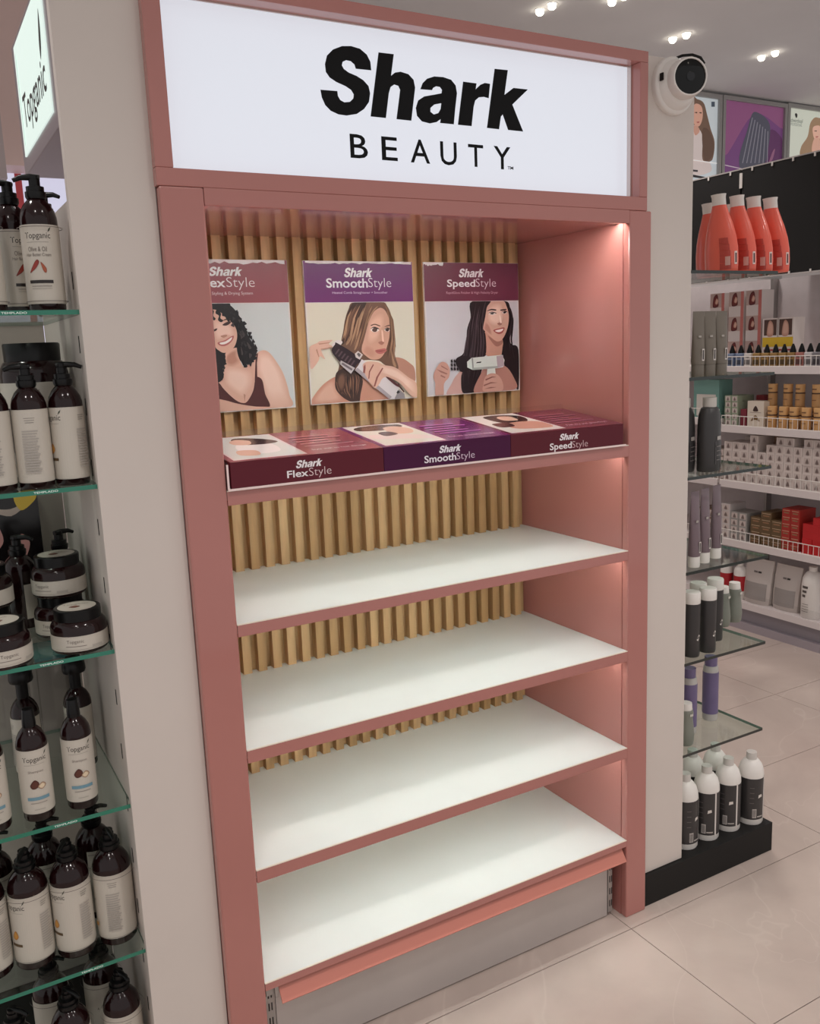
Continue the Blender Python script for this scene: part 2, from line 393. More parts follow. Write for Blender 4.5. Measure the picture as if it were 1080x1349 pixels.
def strands(A, c, g1, g2, n, cols, wd, seed=1):     # printed hair: thin strands between two guide lines
    rr = random.Random(seed)
    for _ in range(n):
        t = rr.random(); a, b = sorted((rr.uniform(0, .35), rr.uniform(.6, 1.)))
        N = len(g1)-1; pts = []
        for k in range(9):
            u = (a+(b-a)*k/8)*N; i = min(int(u), N-1); f = u-i
            p1 = [g1[i][j]+(g1[i+1][j]-g1[i][j])*f for j in (0, 1)]; p2 = [g2[i][j]+(g2[i+1][j]-g2[i][j])*f for j in (0, 1)]
            pts.append((p1[0]+(p2[0]-p1[0])*t, p1[1]+(p2[1]-p1[1])*t))
        w_ = wd*rr.uniform(.5, 1.3); L_ = [(x-w_*math.sin(math.pi*k/8), y) for k, (x, y) in enumerate(pts)]; R_ = [(x+w_*math.sin(math.pi*k/8), y) for k, (x, y) in enumerate(pts)]
        A.poly([c(q) for q in L_+R_[-2:0:-1]], rr.choice(cols), up=False); A.layer += .3
    A.layer += 1
def curls(A, c, path, n, rad, cols, seed=2):
    rr = random.Random(seed)
    for _ in range(n):
        u = rr.random()*(len(path)-1); i = int(u); f = u-i; x = path[i][0]+(path[i+1][0]-path[i][0])*f+rr.gauss(0, rad*.6); y = path[i][1]+(path[i+1][1]-path[i][1])*f+rr.gauss(0, rad*.6)
        r_ = rad*rr.uniform(.5, 1.1); ph = rr.random()*6.28
        q = [(x+r_*math.cos(ph+k*1.05)*(1 if k % 2 else .55), y+r_*1.3*math.sin(ph+k*1.05)*(1 if k % 2 else .6)) for k in range(6)]
        A.poly([c(v) for v in catmull(q, 3)], rr.choice(cols), up=False); A.layer += .3
    A.layer += 1
# --- curly haired woman
cA = crop(265, 335, 6.423, YQ)
def L(c, pts): return [c(p) for p in pts]
def paintA(A):
    P = lambda pts, col, sm=True: A.poly(L(cA, pts), col, sm)
    F = lambda pts, ci, co, ctr=None: A.fan(L(cA, pts), ci, co, cA(ctr) if ctr else None)
    P([(-160,430),(80,412),(205,412),(255,440),(300,490),(345,560),(378,630),(400,700),(440,760),(465,820),(440,870),(400,910),(365,950),(330,900),(300,900),(200,960),(185,1040),(150,1090),(60,1120),(-160,1050)], (34, 28, 30))
    P([(-160,1100),(60,1010),(180,940),(205,880),(210,830),(300,790),(312,860),(365,955),(440,880),(480,828),(530,812),(575,832),(625,893),(685,990),(722,1090),(746,1190),(757,1290),(420,1335),(-160,1400)], SK)
    F([(480,840),(530,825),(575,845),(620,905),(675,1000),(712,1095),(735,1190),(740,1280),(600,1280),(540,1160),(500,1040),(470,960)], SKL, SK, (560, 960))
    F([(215,850),(300,800),(310,860),(330,920),(260,960),(205,930)], SKD, SK, (250, 870))
    F([(200,960),(330,960),(420,1000),(430,1100),(365,1200),(300,1180),(200,1090)], SKL, SK, (300, 1060))
    P([(-160,1160),(60,1120),(140,1085),(190,1140),(250,1200),(310,1245),(365,1258),(400,1230),(440,1150),(455,1060),(468,1035),(515,1065),(540,1180),(578,1290),(430,1284),(300,1262),(200,1235),(100,1225),(-160,1260)], (84, 42, 42))
    P([(452,1070),(458,900),(470,838),(480,838),(470,920),(474,1060)], (84, 42, 42), False)
    P([(358,1180),(366,1252),(374,1190)], SKD, False)
    P([(-160,1270),(100,1240),(250,1262),(400,1285),(560,1290),(625,1292),(560,1310),(148,1340),(-160,1400)], SK)
    P([(-60,430),(60,440),(120,462),(170,498),(215,530),(250,570),(285,612),(302,665),(300,722),(280,780),(240,820),(190,834),(150,816),(115,782),(90,720),(20,640),(-60,560)], SK)
    F([(110,560),(190,560),(250,600),(280,660),(270,700),(230,690),(200,700),(140,730),(110,700),(100,630)], SKL, SK, (190, 640))
    P([(138,748),(195,728),(270,688),(262,730),(212,772),(160,774)], (186, 108, 104))
    P([(155,750),(205,736),(258,702),(246,732),(205,758),(168,763)], (244, 236, 232))
    P([(178,598),(208,576),(250,568),(240,588),(208,604)], (70, 48, 46))
    P([(90,655),(110,634),(135,628),(122,648)], (70, 48, 46))
    P([(175,565),(210,545),(250,545),(248,553),(210,556)], (70, 52, 48))
    P([(162,692),(205,680),(218,690),(188,706)], SKD)
    for q in ([(130,470),(165,500),(160,540),(185,560),(165,575),(140,555),(148,520),(120,500)], [(180,490),(215,510),(240,560),(225,570),(200,530),(175,520)], [(80,470),(105,480),(100,520),(120,545),(105,560),(85,530)], [(-160,430),(80,420),(200,420),(290,500),(330,600),(300,640),(270,580),(215,520),(150,480),(90,470),(40,520),(-20,620),(-160,700)]):
        P(q, (32, 27, 29))
    P([(300,640),(335,600),(380,660),(440,780),(455,830),(410,890),(365,945),(350,890),(310,850),(300,780),(312,720)], (30, 26, 28))
    curls(A, cA, [(210,425),(280,480),(340,580),(375,650),(420,750),(455,820),(420,880),(365,935)], 46, 22, [(30, 25, 27), (38, 32, 34), (26, 22, 24)])
    curls(A, cA, [(250,480),(310,600),(340,720),(380,840)], 30, 18, [(58, 50, 52), (22, 18, 20), (44, 38, 40), (74, 64, 64)], 5)
    curls(A, cA, [(110,830),(170,880),(190,960),(160,1050)], 16, 18, [(34, 28, 30), (54, 46, 48)], 6)
    for q in ([(340,640),(365,680),(350,700)], [(380,740),(420,790),(400,800)], [(330,780),(350,840),(335,850)], [(400,840),(425,850),(405,880)]): P(q, (74, 64, 64))
    P([(120,820),(180,850),(205,910),(180,960),(185,1040),(150,1080),(118,1060)], (34, 28, 30))
def headA(A):
    z = lambda y, x=250: cA((x, y))[1]; x = lambda v, y=200: cA((v, y))[0]
    A.shark(x(62), x(343), z(185), z(105), (244, 240, 240), shear=.04)
    A.text('Flex', x(-20), x(200), z(280), z(200), (244, 240, 240), off=.018)
    A.text('Style', x(208), x(447), z(304), z(194), (240, 232, 232), off=-.012)
    A.text('Air Styling & Drying System', x(20), x(426), z(350), z(317), (232, 214, 214))
poster('promotional_poster', 'poster with dusty rose header and smiling curly-haired woman on slatted wall', .011, .313, 1.387, 1.7295, 1.6335, (150, 78, 86), (206, 210, 210), paintA, dict(fn=headA, torn=(.02, .98)))
# --- woman with a straightening comb
cB = crop(390, 335, 6.424, YQ)
def paintB(A):
    P = lambda pts, col, sm=True: A.poly(L(cB, pts), col, sm)
    F = lambda pts, ci, co, ctr=None: A.fan(L(cB, pts), ci, co, cB(ctr) if ctr else None)
    HB_, HM, HL = (70, 48, 42), (122, 88, 70), (178, 136, 106)
    P([(830,875),(900,882),(960,920),(1000,965),(1003,1075),(900,1010),(840,940)], SKD)
    P([(490,402),(720,402),(770,440),(802,520),(827,640),(838,760),(832,850),(865,965),(800,965),(740,930),(690,900),(560,900),(520,960),(500,1040),(500,1120),(480,1190),(430,1215),(380,1190),(340,1150),(328,1080),(350,1000),(370,900),(350,830),(380,740),(400,640),(412,560),(440,470)], HM)
    P([(130,1275),(133,1225),(220,1110),(320,1040),(420,1010),(560,1010),(680,1130),(760,1180),(860,1235),(500,1255),(300,1268)], (206, 150, 128))
    F([(150,1260),(220,1130),(310,1065),(350,1150),(380,1240)], SK, (206, 150, 128), (260, 1180))
    P([(350,990),(470,960),(560,1050),(545,1180),(530,1255),(470,1250),(400,1215),(340,1150),(328,1080)], HB_)
    strands(A, cB, [(355,1000),(335,1080),(360,1170),(430,1210)], [(520,990),(540,1060),(530,1150),(500,1240)], 34, [(96, 66, 56), (122, 88, 70), (56, 38, 34), (142, 104, 82)], 7, 7)
    F([(345,1090),(360,1020),(400,1000),(420,1060),(400,1150),(370,1160)], HM, HB_, (375, 1080))
    P([(600,560),(640,500),(700,455),(745,470),(778,530),(790,600),(787,690),(772,760),(748,830),(705,882),(640,890),(590,862),(552,815),(568,720),(585,640)], (214, 164, 142))
    F([(620,560),(690,500),(740,510),(745,590),(720,640),(690,720),(640,760),(600,740),(600,640)], (234, 188, 166), (214, 164, 142), (665, 620))
    F([(590,770),(650,790),(680,850),(640,880),(590,850),(560,815)], (206, 152, 130), (214, 164, 142), (610, 830))
    P([(490,402),(625,402),(710,430),(655,485),(612,570),(582,680),(552,780),(520,825),(420,795),(380,740),(412,600),(440,480)], HM)
    P([(490,402),(590,402),(540,520),(470,660),(400,760),(380,740),(412,600),(440,480)], HB_)
    for q in ([(640,440),(600,540),(560,660),(510,790),(490,800),(540,650),(580,540)], [(560,480),(520,600),(450,740),(420,760),(480,620)], [(690,440),(640,500),(600,590),(612,540),(650,470)]): P(q, HL)
    P([(720,405),(770,445),(802,520),(827,640),(838,760),(832,850),(860,955),(800,950),(745,890),(750,830),(778,750),(790,680),(792,600),(778,520),(748,460)], HM)
    for q in ([(760,460),(800,580),(815,700),(800,820),(808,690),(790,580)], [(800,800),(820,880),(845,950),(815,930)]): P(q, HL)
    P([(628,600),(662,589),(706,604),(702,610),(662,597),(632,606)], (96, 64, 54)); P([(742,616),(766,602),(787,598),(787,605),(766,610)], (96, 64, 54))
    strands(A, cB, [(500,405),(430,520),(400,660),(372,760)], [(640,410),(600,540),(560,680),(520,810)], 46, [(96, 66, 54), (150, 112, 86), (186, 146, 114), (78, 54, 46), (122, 88, 70), (168, 128, 100)], 6, 3)
    strands(A, cB, [(730,410),(790,520),(800,700),(760,880)], [(765,440),(815,560),(832,740),(850,930)], 26, [(96, 66, 54), (150, 112, 86), (178, 138, 108), (84, 58, 48)], 5, 4)
    P([(622,640),(650,620),(684,628),(692,648),(650,658)], (240, 226, 218)); P([(636,640),(655,622),(680,632),(672,654),(648,656)], (96, 70, 62)); P([(618,636),(650,614),(690,626),(694,636),(650,622)], (50, 34, 32))
    P([(738,642),(762,626),(786,638),(770,656)], (230, 214, 206)); P([(746,640),(764,628),(780,638),(766,654)], (80, 58, 52)); P([(736,638),(762,620),(788,632),(788,638),(762,627)], (50, 34, 32))
    P([(688,746),(714,736),(738,746),(722,766),(702,762)], (184, 126, 108)); P([(716,640),(728,660),(735,735),(722,735),(716,690)], (240, 200, 180))
    P([(662,814),(700,803),(746,798),(757,818),(722,841),(680,838)], (196, 112, 106)); P([(668,818),(710,816),(752,812),(710,822)], (140, 70, 70))
    P([(105,790),(170,752),(200,735),(300,726),(270,757),(300,782),(250,800),(205,812),(238,888),(195,862),(182,902),(125,972),(105,900)], SK)
    for q in ([(180,755),(280,745),(275,752),(190,765)], [(200,800),(290,785),(270,797),(205,808)], [(170,800),(190,870),(182,870),(160,810)]): P(q, SKD, False)
    P([(294,765),(340,727),(385,745),(330,800)], (226, 216, 214))
    P([(320,765),(346,755),(534,882),(500,940),(470,1005),(440,990),(300,835)], (48, 30, 36))
    P([(370,898),(490,962),(456,1012),(362,930)], (196, 188, 188), False); P([(385,915),(470,970),(462,985),(375,930)], (120, 108, 112), False)
    for k in range(6): P([(350+k*26, 800+k*19), (362+k*26, 806+k*19), (330+k*26, 850+k*19), (320+k*26, 842+k*19)], (92, 70, 76), False)
    P([(488,842),(515,818),(556,850),(530,892),(495,872)], (214, 204, 202), False); P([(505,845),(518,832),(540,850),(525,872)], (110, 98, 100), False)
    P([(545,888),(585,910),(862,1130),(822,1222),(780,1228),(488,982),(530,920)], (222, 214, 216), False); P([(488,982),(510,960),(800,1205),(780,1228)], (176, 164, 170), False)
    P([(555,935),(600,908),(680,913),(740,938),(830,958),(940,1040),(1006,1090),(1008,1216),(960,1192),(860,1085),(760,1042),(720,1052),(690,1102),(650,1132),(600,1062),(568,1002)], SK)
    F([(700,940),(830,972),(940,1050),(1000,1110),(1000,1180),(880,1075),(760,1020),(700,990)], SKL, SK, (830, 1020))
    for q in ([(600,1056),(606,992),(640,930),(648,936),(616,996),(610,1050)], [(646,1120),(668,1040),(718,960),(728,964),(684,1040),(660,1116)], [(556,1000),(562,950),(575,930),(578,960),(572,1010)]): P(q, (150, 84, 76), False)
    P([(750,1040),(790,1050),(870,1120),(830,1110)], (90, 44, 44))
    P([(860,1140),(905,1180),(912,1222),(822,1224)], (150, 142, 146), False); P([(850,1150),(870,1165),(850,1180),(838,1172)], (40, 34, 38), False)
    P([(850,1085),(905,1160),(900,1170),(850,1110)], (80, 46, 44), False)
def headB(A):
    z = lambda y, x=520: cB((x, y))[1]; x = lambda v, y=200: cB((v, y))[0]
    A.shark(x(403), x(640), z(196), z(114), (246, 240, 246), shear=.04)
    A.text('Smooth', x(250), x(602), z(284), z(203), (246, 240, 246), off=.018)
    A.text('Style', x(606), x(800), z(304), z(200), (240, 230, 240), off=-.012)
    A.text('Heated Comb Straightener + Smoother', x(298), x(766), z(340), z(314), (226, 196, 226))
poster('promotional_poster', 'poster with purple header and woman drawing a comb straightener through brown hair', .353, .650, 1.389, 1.7295, 1.6325, (112, 40, 108), (224, 216, 198), paintB, dict(fn=headB, torn=(.02, .99), tornh=.55))
# --- woman with a dryer
cC = crop(550, 335, 6.743, YQ)
def paintC(A):
    P = lambda pts, col, sm=True: A.poly(L(cC, pts), col, sm)
    F = lambda pts, ci, co, ctr=None: A.fan(L(cC, pts), ci, co, cC(ctr) if ctr else None)
    HK = (32, 26, 30)
    P([(260,1250),(300,1150),(340,1080),(400,1040),(430,1235)], (206, 164, 156))
    P([(485,412),(770,412),(822,480),(843,570),(822,650),(815,740),(832,800),(895,850),(895,1195),(850,1135),(780,1065),(740,900),(600,900),(575,1010),(500,1228),(400,1230),(385,1100),(400,1020),(350,1000),(340,930),(405,880),(430,760),(440,660),(470,560)], HK)
    for q in ([(520,430),(500,540),(470,640),(455,720),(480,640),(515,530)], [(570,430),(545,560),(520,700),(500,820),(530,700),(560,560)], [(450,740),(500,720),(540,760),(480,800)]): P(q, (72, 58, 64))
    P([(600,680),(700,768),(752,755),(742,890),(600,890)], (204, 152, 134)); P([(620,720),(700,775),(750,765),(745,800),(690,815)], (172, 120, 106))
    P([(500,1232),(560,1060),(600,1010),(770,990),(865,1120),(868,1195),(700,1224)], (190, 136, 124))
    P([(598,560),(612,470),(640,415),(755,413),(787,460),(808,540),(802,630),(772,720),(732,768),(682,762),(620,702),(580,662),(580,600)], (214, 168, 150))
    F([(630,470),(700,430),(750,450),(760,540),(750,600),(700,640),(640,620),(615,560)], (238, 202, 186), (214, 168, 150), (690, 540))
    F([(600,600),(640,640),(660,720),(620,700),(585,660)], (190, 138, 122), (214, 168, 150), (620, 660))
    P([(612,504),(650,486),(692,490),(692,500),(650,498)], (62, 44, 44)); P([(735,492),(780,486),(784,496),(738,502)], (62, 44, 44))
    P([(628,530),(655,515),(692,524),(668,540)], (232, 216, 210)); P([(624,526),(655,510),(694,520),(694,526),(655,517)], (40, 28, 28)); P([(640,528),(656,520),(676,524),(662,534)], (26, 20, 22)); P([(744,520),(770,507),(792,516),(772,528)], (226, 210, 204)); P([(756,519),(770,508),(784,515),(771,526)], (34, 26, 28)); P([(742,515),(770,502),(794,511),(792,516),(770,508)], (40, 28, 28))
    P([(704,616),(730,606),(746,620),(726,632)], (180, 126, 112)); P([(722,540),(736,560),(742,606),(728,604)], (246, 216, 202))
    P([(668,676),(720,658),(768,652),(752,696),(712,708)], (184, 98, 94)); P([(684,680),(722,668),(758,662),(742,684),(712,692)], (240, 226, 222))
    P([(770,412),(822,480),(843,570),(822,650),(800,700),(745,900),(760,770),(800,640),(808,540),(790,455)], HK)
    P([(485,412),(640,412),(612,470),(596,560),(578,660),(600,720),(600,890),(520,900),(450,860),(440,660),(470,560)], HK)
    for q in ([(600,420),(575,500),(560,620),(585,520)], [(520,560),(500,680),(470,800),(510,690)]): P(q, (78, 64, 70))
    strands(A, cC, [(490,415),(450,620),(420,800),(395,960),(400,1200)], [(600,415),(570,600),(585,780),(570,940),(500,1200)], 44, [(50, 42, 46), (66, 54, 60), (24, 19, 22), (84, 70, 76)], 5, 8)
    strands(A, cC, [(790,440),(835,560),(800,720),(800,900)], [(830,500),(842,580),(830,790),(885,1000)], 20, [(56, 46, 50), (24, 19, 22)], 4, 9)
    P([(133,1090),(150,1030),(200,960),(250,968),(277,1020),(272,1090),(228,1150),(222,1255),(153,1258),(150,1150)], (204, 156, 142))
    for q in ([(160,1020),(215,1040),(260,1060),(250,1068),(200,1050)], [(200,1070),(240,1090),(235,1100),(195,1082)], [(200,985),(260,1020),(262,1030),(205,1000)]): P(q, (160, 108, 98), False)
    P([(350,920),(440,905),(470,940),(460,1020),(370,1040)], (34, 28, 32))
    for k in range(5):
        for j in range(3): P([(285+k*26, 945+j*34), (297+k*26, 930+j*34), (306+k*26, 955+j*34), (294+k*26, 968+j*34)], (36, 30, 34), False)
    P([(430,955),(470,920),(740,893),(762,940),(752,1000),(700,1012),(480,1028),(432,1005)], (214, 220, 214), False); P([(470,922),(482,922),(490,1026),(478,1028)], (150, 154, 150), False)
    P([(690,905),(748,895),(760,990),(700,1010)], (184, 166, 174), False); P([(515,958),(556,952),(552,964),(510,968)], (50, 48, 50), False)
    P([(610,1004),(676,998),(684,1070),(604,1072)], (212, 216, 210), False); P([(480,1008),(700,992),(700,1010),(480,1028)], (172, 178, 174), False)
    P([(572,1215),(572,1160),(590,1090),(640,1058),(700,1070),(742,1130),(744,1205),(650,1228)], (210, 162, 148))
    for q in ([(590,1110),(650,1085),(690,1090),(650,1096),(595,1122)], [(575,1160),(640,1135),(700,1140),(640,1147),(578,1172)], [(580,1195),(640,1178),(690,1180),(640,1190)]): P(q, (152, 98, 90), False)
def headC(A):
    z = lambda y, x=470: cC((x, y))[1]; x = lambda v, y=200: cC((v, y))[0]
    A.shark(x(362), x(582), z(206), z(127), (246, 240, 242), shear=.04)
    A.text('Speed', x(258), x(508), z(310), z(224), (246, 240, 242), off=.018)
    A.text('Style', x(512), x(692), z(312), z(216), (236, 220, 226), off=-.012)
    A.text('RapidGloss Finisher & High-Velocity Dryer', x(248), x(708), z(358), z(330), (214, 170, 184))
poster('promotional_poster', 'poster with maroon header and black-haired woman holding a pale dryer', .683, .979, 1.390, 1.7295, 1.632, (116, 52, 74), (210, 206, 212), paintC, dict(fn=headC, torn=(0, .2), tornh=.9))

# ================================================================== DISPLAY TRAY AND PRINTED WEDGES
tr = thing('acrylic_tray', 'clear acrylic tray with white front lip on the upper shelf', 'tray', (.49, .1, Z0))
bm = bmesh.new(); box(bm, -.4896, .495, -.106, .130, 0, .0025); box(bm, -.4896, -.4866, -.104, .130, .0025, .054); box(bm, -.4866, .495, .127, .130, .0025, .092)
fin(bm, 'tray_body', ACRYL, tr)
bm = bmesh.new(); box(bm, -.4896, .495, -.1075, -.104, .0002, .004); box(bm, -.4898, -.4862, -.1065, -.104, .004, .050); fin(bm, 'polished_edge', mat('frosted_edge', (246, 222, 218), .2), tr)
def wedge(x0, x1, col, colt, label, head, paint):
    T = thing('display_block', label, 'display block', (x0, 0, Z0+.0025)); W = x1-x0; z0 = 0; zf = .0505; zb = .078; y0 = -.0035; yb = .222
    bm = bmesh.new()
    v = [bm.verts.new(p) for p in ((.0004, y0, z0), (W-.0004, y0, z0), (W-.0004, yb, z0), (.0004, yb, z0), (.0004, y0, zf), (W-.0004, y0, zf), (W-.0004, yb, zb), (.0004, yb, zb))]
    for f in ((3, 2, 1, 0), (4, 5, 6, 7), (0, 1, 5, 4), (1, 2, 6, 5), (2, 3, 7, 6), (3, 0, 4, 7)): bm.faces.new([v[i] for i in f])
    m = mat('gloss_print_%d_%d' % (col[0], col[1]), col, .3, spec=.25)
    fin(bm, 'body', m, T, bevel=.0008)
    A = Art(); head(A); A.mesh('lettering', lambda u, v, d: (u-x0, y0-d, v-Z0-.0025), T)
    ln = math.hypot(yb-y0, zb-zf); ty, tz = (yb-y0)/ln, (zb-zf)/ln
    A = Art(); A.rect(.001, W-.001, .002, ln-.002, colt)
    A.rect(.012, W*.50, .012, ln-.006, (226, 200, 200)); A.rect(.016, W*.50-.004, .016, ln-.010, paint['bg'])
    for pts, c in paint['shapes']: A.poly([(.016+(W*.50-.02)*p[0], .016+(ln-.026)*p[1]) for p in pts], c, True)
    for k in range(5): A.rect(W*.56, W*(.9-.06*(k % 3)), ln*.30+k*.022, ln*.30+k*.022+.007, paint['line'])
    A.text(paint['txt'], W*.56, W*.93, ln*.12, ln*.12+.012, (232, 200, 206))
    A.mesh('top_print', lambda u, v, d: (u, y0+ty*v-tz*d, zf+tz*v+ty*d), T, printmat('gloss_print', .15))
    return T
yf = -.0035
def tf(crp, l, r, t, b): # text box from a crop: l, r at mid height, t, b at its centre
    ox, oy, s = crp; p = lambda X, Y: bp(ox+X/s, oy+Y/s, 'y', yf); cx, cy = (l+r)/2, (t+b)/2
    return p(l, cy).x, p(r, cy).x, p(cx, b).z, p(cx, t).z
c1, c2, c3 = (270, 530, 5.143), (430, 530, 5.143), (600, 530, 4.5)
def h1(A): A.shark(*tf(c1, 612, 790, 386, 440), (244, 236, 238), .05); A.text('Flex', *tf(c1, 555, 700, 458, 507), (244, 236, 238), off=.018); A.text('Style', *tf(c1, 704, 856, 436, 508), (232, 206, 208), off=-.012)
def h2(A): A.shark(*tf(c2, 760, 908, 288, 338), (244, 236, 244), .05); A.text('Smooth', *tf(c2, 662, 878, 352, 402), (244, 236, 244), off=.018); A.text('Style', *tf(c2, 880, 1003, 334, 396), (232, 206, 226), off=-.012)
def h3(A): A.shark(*tf(c3, 614, 728, 182, 222), (244, 236, 238), .05); A.text('Speed', *tf(c3, 558, 688, 238, 290), (244, 236, 238), off=.018); A.text('Style', *tf(c3, 690, 783, 226, 278), (220, 186, 190), off=-.012)
wedge(.008, .332, (96, 30, 42), (150, 72, 84), 'wine-red display block with a pale portrait on top, beside the purple block', h1,
      dict(bg=(214, 212, 208), line=(196, 130, 140), txt='Style with no heat damage', shapes=[([(.3, .2), (.75, .2), (.8, .6), (.5, .75), (.25, .5)], (236, 226, 224)), ([(.35, .62), (.7, .55), (.95, .62), (.8, .8), (.5, .92), (.35, .85)], (58, 44, 44)), ([(.3, .62), (.5, .58), (.58, .75), (.42, .85), (.28, .76)], SK), ([(.15, .15), (.4, .1), (.45, .3), (.2, .35)], SK)]))
wedge(.332, .650, (72, 14, 58), (118, 38, 100), 'deep purple display block with a comb-straightener portrait on top', h2,
      dict(bg=(222, 214, 200), line=(186, 120, 180), txt='From wet to smooth in minutes', shapes=[([(.1, .75), (.5, .7), (.9, .8), (.9, .95), (.4, .98), (.1, .9)], (96, 66, 56)), ([(.5, .5), (.8, .45), (.95, .65), (.8, .85), (.55, .8)], SK), ([(.05, .3), (.5, .2), (.95, .1), (.9, .3), (.5, .45), (.1, .5)], (232, 206, 200)), ([(.3, .4), (.55, .45), (.5, .6), (.3, .58)], (60, 40, 44))]))
wedge(.650, .980, (92, 28, 40), (112, 44, 66), 'maroon display block with dryer portrait on top, beside the right side panel', h3,
      dict(bg=(224, 214, 206), line=(164, 100, 118), txt='Fast dry and gloss finish', shapes=[([(.35, .5), (.8, .5), (.98, .8), (.7, .95), (.3, .9)], (40, 28, 32)), ([(.5, .62), (.72, .6), (.78, .82), (.6, .88), (.48, .78)], SK), ([(.3, .15), (.9, .1), (.95, .45), (.5, .5), (.25, .35)], (206, 150, 132)), ([(.1, .3), (.35, .3), (.4, .5), (.1, .5)], (92, 52, 52))]))

# ================================================================== WHITE PILLARS EITHER SIDE
PLX0, PLX1, PRX0, PRX1, PYF = -.2255, -.0795, 1.0700, 1.2225, .020
PL = thing('pillar', 'white pillar panel with a lit side sign, beside glass shelves of amber bottles', 'pillar', (-.152, .02, 0))
def loc(o, x0, x1, y0, y1, z0, z1): r = o.location; return (x0-r.x, x1-r.x, y0-r.y, y1-r.y, z0-r.z, z1-r.z)
bxo('front_panel', *loc(PL, PLX0, PLX1, PYF, .040, 0, HT), WHITEP, PL, bevel=.001)
bxo('side_wall', *loc(PL, PLX0+.003, PLX0+.015, .040, .49, 0, 1.785), WHITEP, PL)
HZ = 1.902
METP = mat('brushed_header_metal', (172, 158, 164), .28, metal=.55, noise=.04, nscale=6)
bxo('sign_housing', *loc(PL, PLX0+.001, PLX1, .040, .50, HZ, HT), METP, PL, bevel=.002)
bm = bmesh.new(); box(bm, *loc(PL, PLX0-.0015, PLX0+.001, .078, .452, 1.932, 2.140)); lp = fin(bm, 'sign_face', emit('side_sign_light', (222, 240, 232), .80), PL)
A = Art(); xs = PLX0-.0015
fn = lambda u, v, d: (xs-d-PL.location.x, -u-PL.location.y, v)      # reads toward the aisle
A.text('Topganic', -.405, -.105, 1.955, 2.035, (30, 28, 30), off=.012)
A.poly([(-.135, 2.030), (-.120, 2.045), (-.110, 2.075), (-.112, 2.105), (-.125, 2.085), (-.137, 2.055)], (26, 30, 28), True)
A.rect(-.43, -.424, 1.95, 2.12, (176, 214, 196))
A.mesh('sign_lettering', fn, lp, printmat('sign_print', .3, .35))
bm = bmesh.new()
for z in [.1+.11*k for k in range(15)]: box(bm, *loc(PL, PLX0+.0022, PLX0+.0032, .075, .080, z, z+.03))
fin(bm, 'wall_slot', BLACKM, PL)

PR = thing('pillar', 'plain white pillar panel carrying the round security camera', 'pillar', (1.146, .02, 0))
bxo('front_panel', *loc(PR, PRX0, PRX1, PYF, .46, .0905, HT), WHITEP, PR, bevel=.001)
pl2 = bxo('base_plinth', 1.0700, 1.585, .009, .46, 0, .0895, BLACKM, bevel=.001); tag(pl2, 'low black plinth under the right-hand glass shelves and white bottles', 'plinth')

# security camera
cc = Vector((1.147, .02, 2.093))
K = thing('security_camera', 'white turret security camera with black lens face on the pillar', 'camera', cc)
def turned(name, prof, m, ax, org, n=28):
    o = latho(name, prof, m, K, n); q = Vector((0, 0, 1)).rotation_difference(Vector(ax).normalized()); o.rotation_mode = 'QUATERNION'; o.rotation_quaternion = q; o.location = org; return o
turned('mount_ring', [(0, 0), (.064, 0), (.064, .010), (.061, .014), (.056, .016), (.050, .030), (.040, .036), (0, .036)], WHITE, (0, -1, 0), (0, 0, 0))
ld = Vector((-.36, -.93, -.05)).normalized(); bo = Vector((-.006, -.048, .004))
turned('ball_housing', [(0, -.044)]+[(.044*math.sin(a), -.044*math.cos(a)) for a in [math.pi*k/14 for k in range(1, 9)]]+[(.0425, .018), (.0410, .026), (.0400, .028), (.0375, .028), (.0370, .025)], WHITE, ld, bo)
turned('lens_face', [(.0375, .0245), (.030, .0265), (0, .0275)], mat('black_gloss', (6, 6, 7), .06, spec=.35), ld, bo)
turned('lens', [(.010, .0270), (.010, .0285), (.007, .0290), (0, .0290)], mat('lens_glass', (16, 16, 22), .05), ld, bo, 18)
bm = bmesh.new(); box(bm, -.058, -.055, -.030, -.020, .002, .018); fin(bm, 'side_slot', BLACKM, K)
bm = bmesh.new(); tube(bm, [(-.002, -.002, .058), (.012, -.020, .064), (.030, -.034, .064), (.044, -.046, .056), (.050, -.052, .042)], .0032); fin(bm, 'cable', BLACK, K, smooth=True)

# ================================================================== GLASS SHELVES
def glass_shelf(x0, x1, y0, y1, z, edge, label, group, mark=None):
    T = thing('glass_shelf', label, 'shelf', ((x0+x1)/2, y0, z-.008), 0, group); hx = (x1-x0)/2
    bm = bmesh.new(); fs = box(bm, -hx, hx, 0, y1-y0, 0, .008)
    fs[2].material_index = 1
    for f in fs[3:]: f.material_index = 2
    fin(bm, 'pane', [GLASS, edge, GEDGES], T)
    if mark:
        A = Art(); A.text('TEMPLADO', mark-.020, mark+.020, .0022, .0058, (226, 246, 236), off=.02)
        A.mesh('etched_mark', lambda u, v, d: (u-(x0+x1)/2, -d, v), T)
    return T
LZ = [1.603, 1.3005, .994, .687, .380]
LX0, LX1, LY0, LY1 = -.62, -.2228, .030, .485
nth = ['top', 'second', 'third', 'fourth', 'fifth']
for i, z in enumerate(LZ):
    mk = bp((18, 60, 68, 86, 121)[i], (408, 644, 874, 1080, 1272)[i], 'y', LY0).x
    glass_shelf(LX0, LX1, LY0, LY1, z, GEDGE, '%s green-edged glass shelf in the amber bottle bay' % nth[i], None, mk)
bb = bxo('bay_back', LX0-.02, LX1-.001, LY1+.004, LY1+.02, 0, 1.60, mat('grey_back_board', (176, 166, 158), .6, noise=.04)); tag(bb, 'grey back board behind the glass shelves of amber bottles', 'back board')
bf = bxo('bay_floor', LX0, LX1-.001, .040, LY1, 0, .082, BLACKM); tag(bf, 'black base deck under the amber bottle bay', 'base')
RZ = [1.678, 1.415, 1.161, .909, .658, .396]
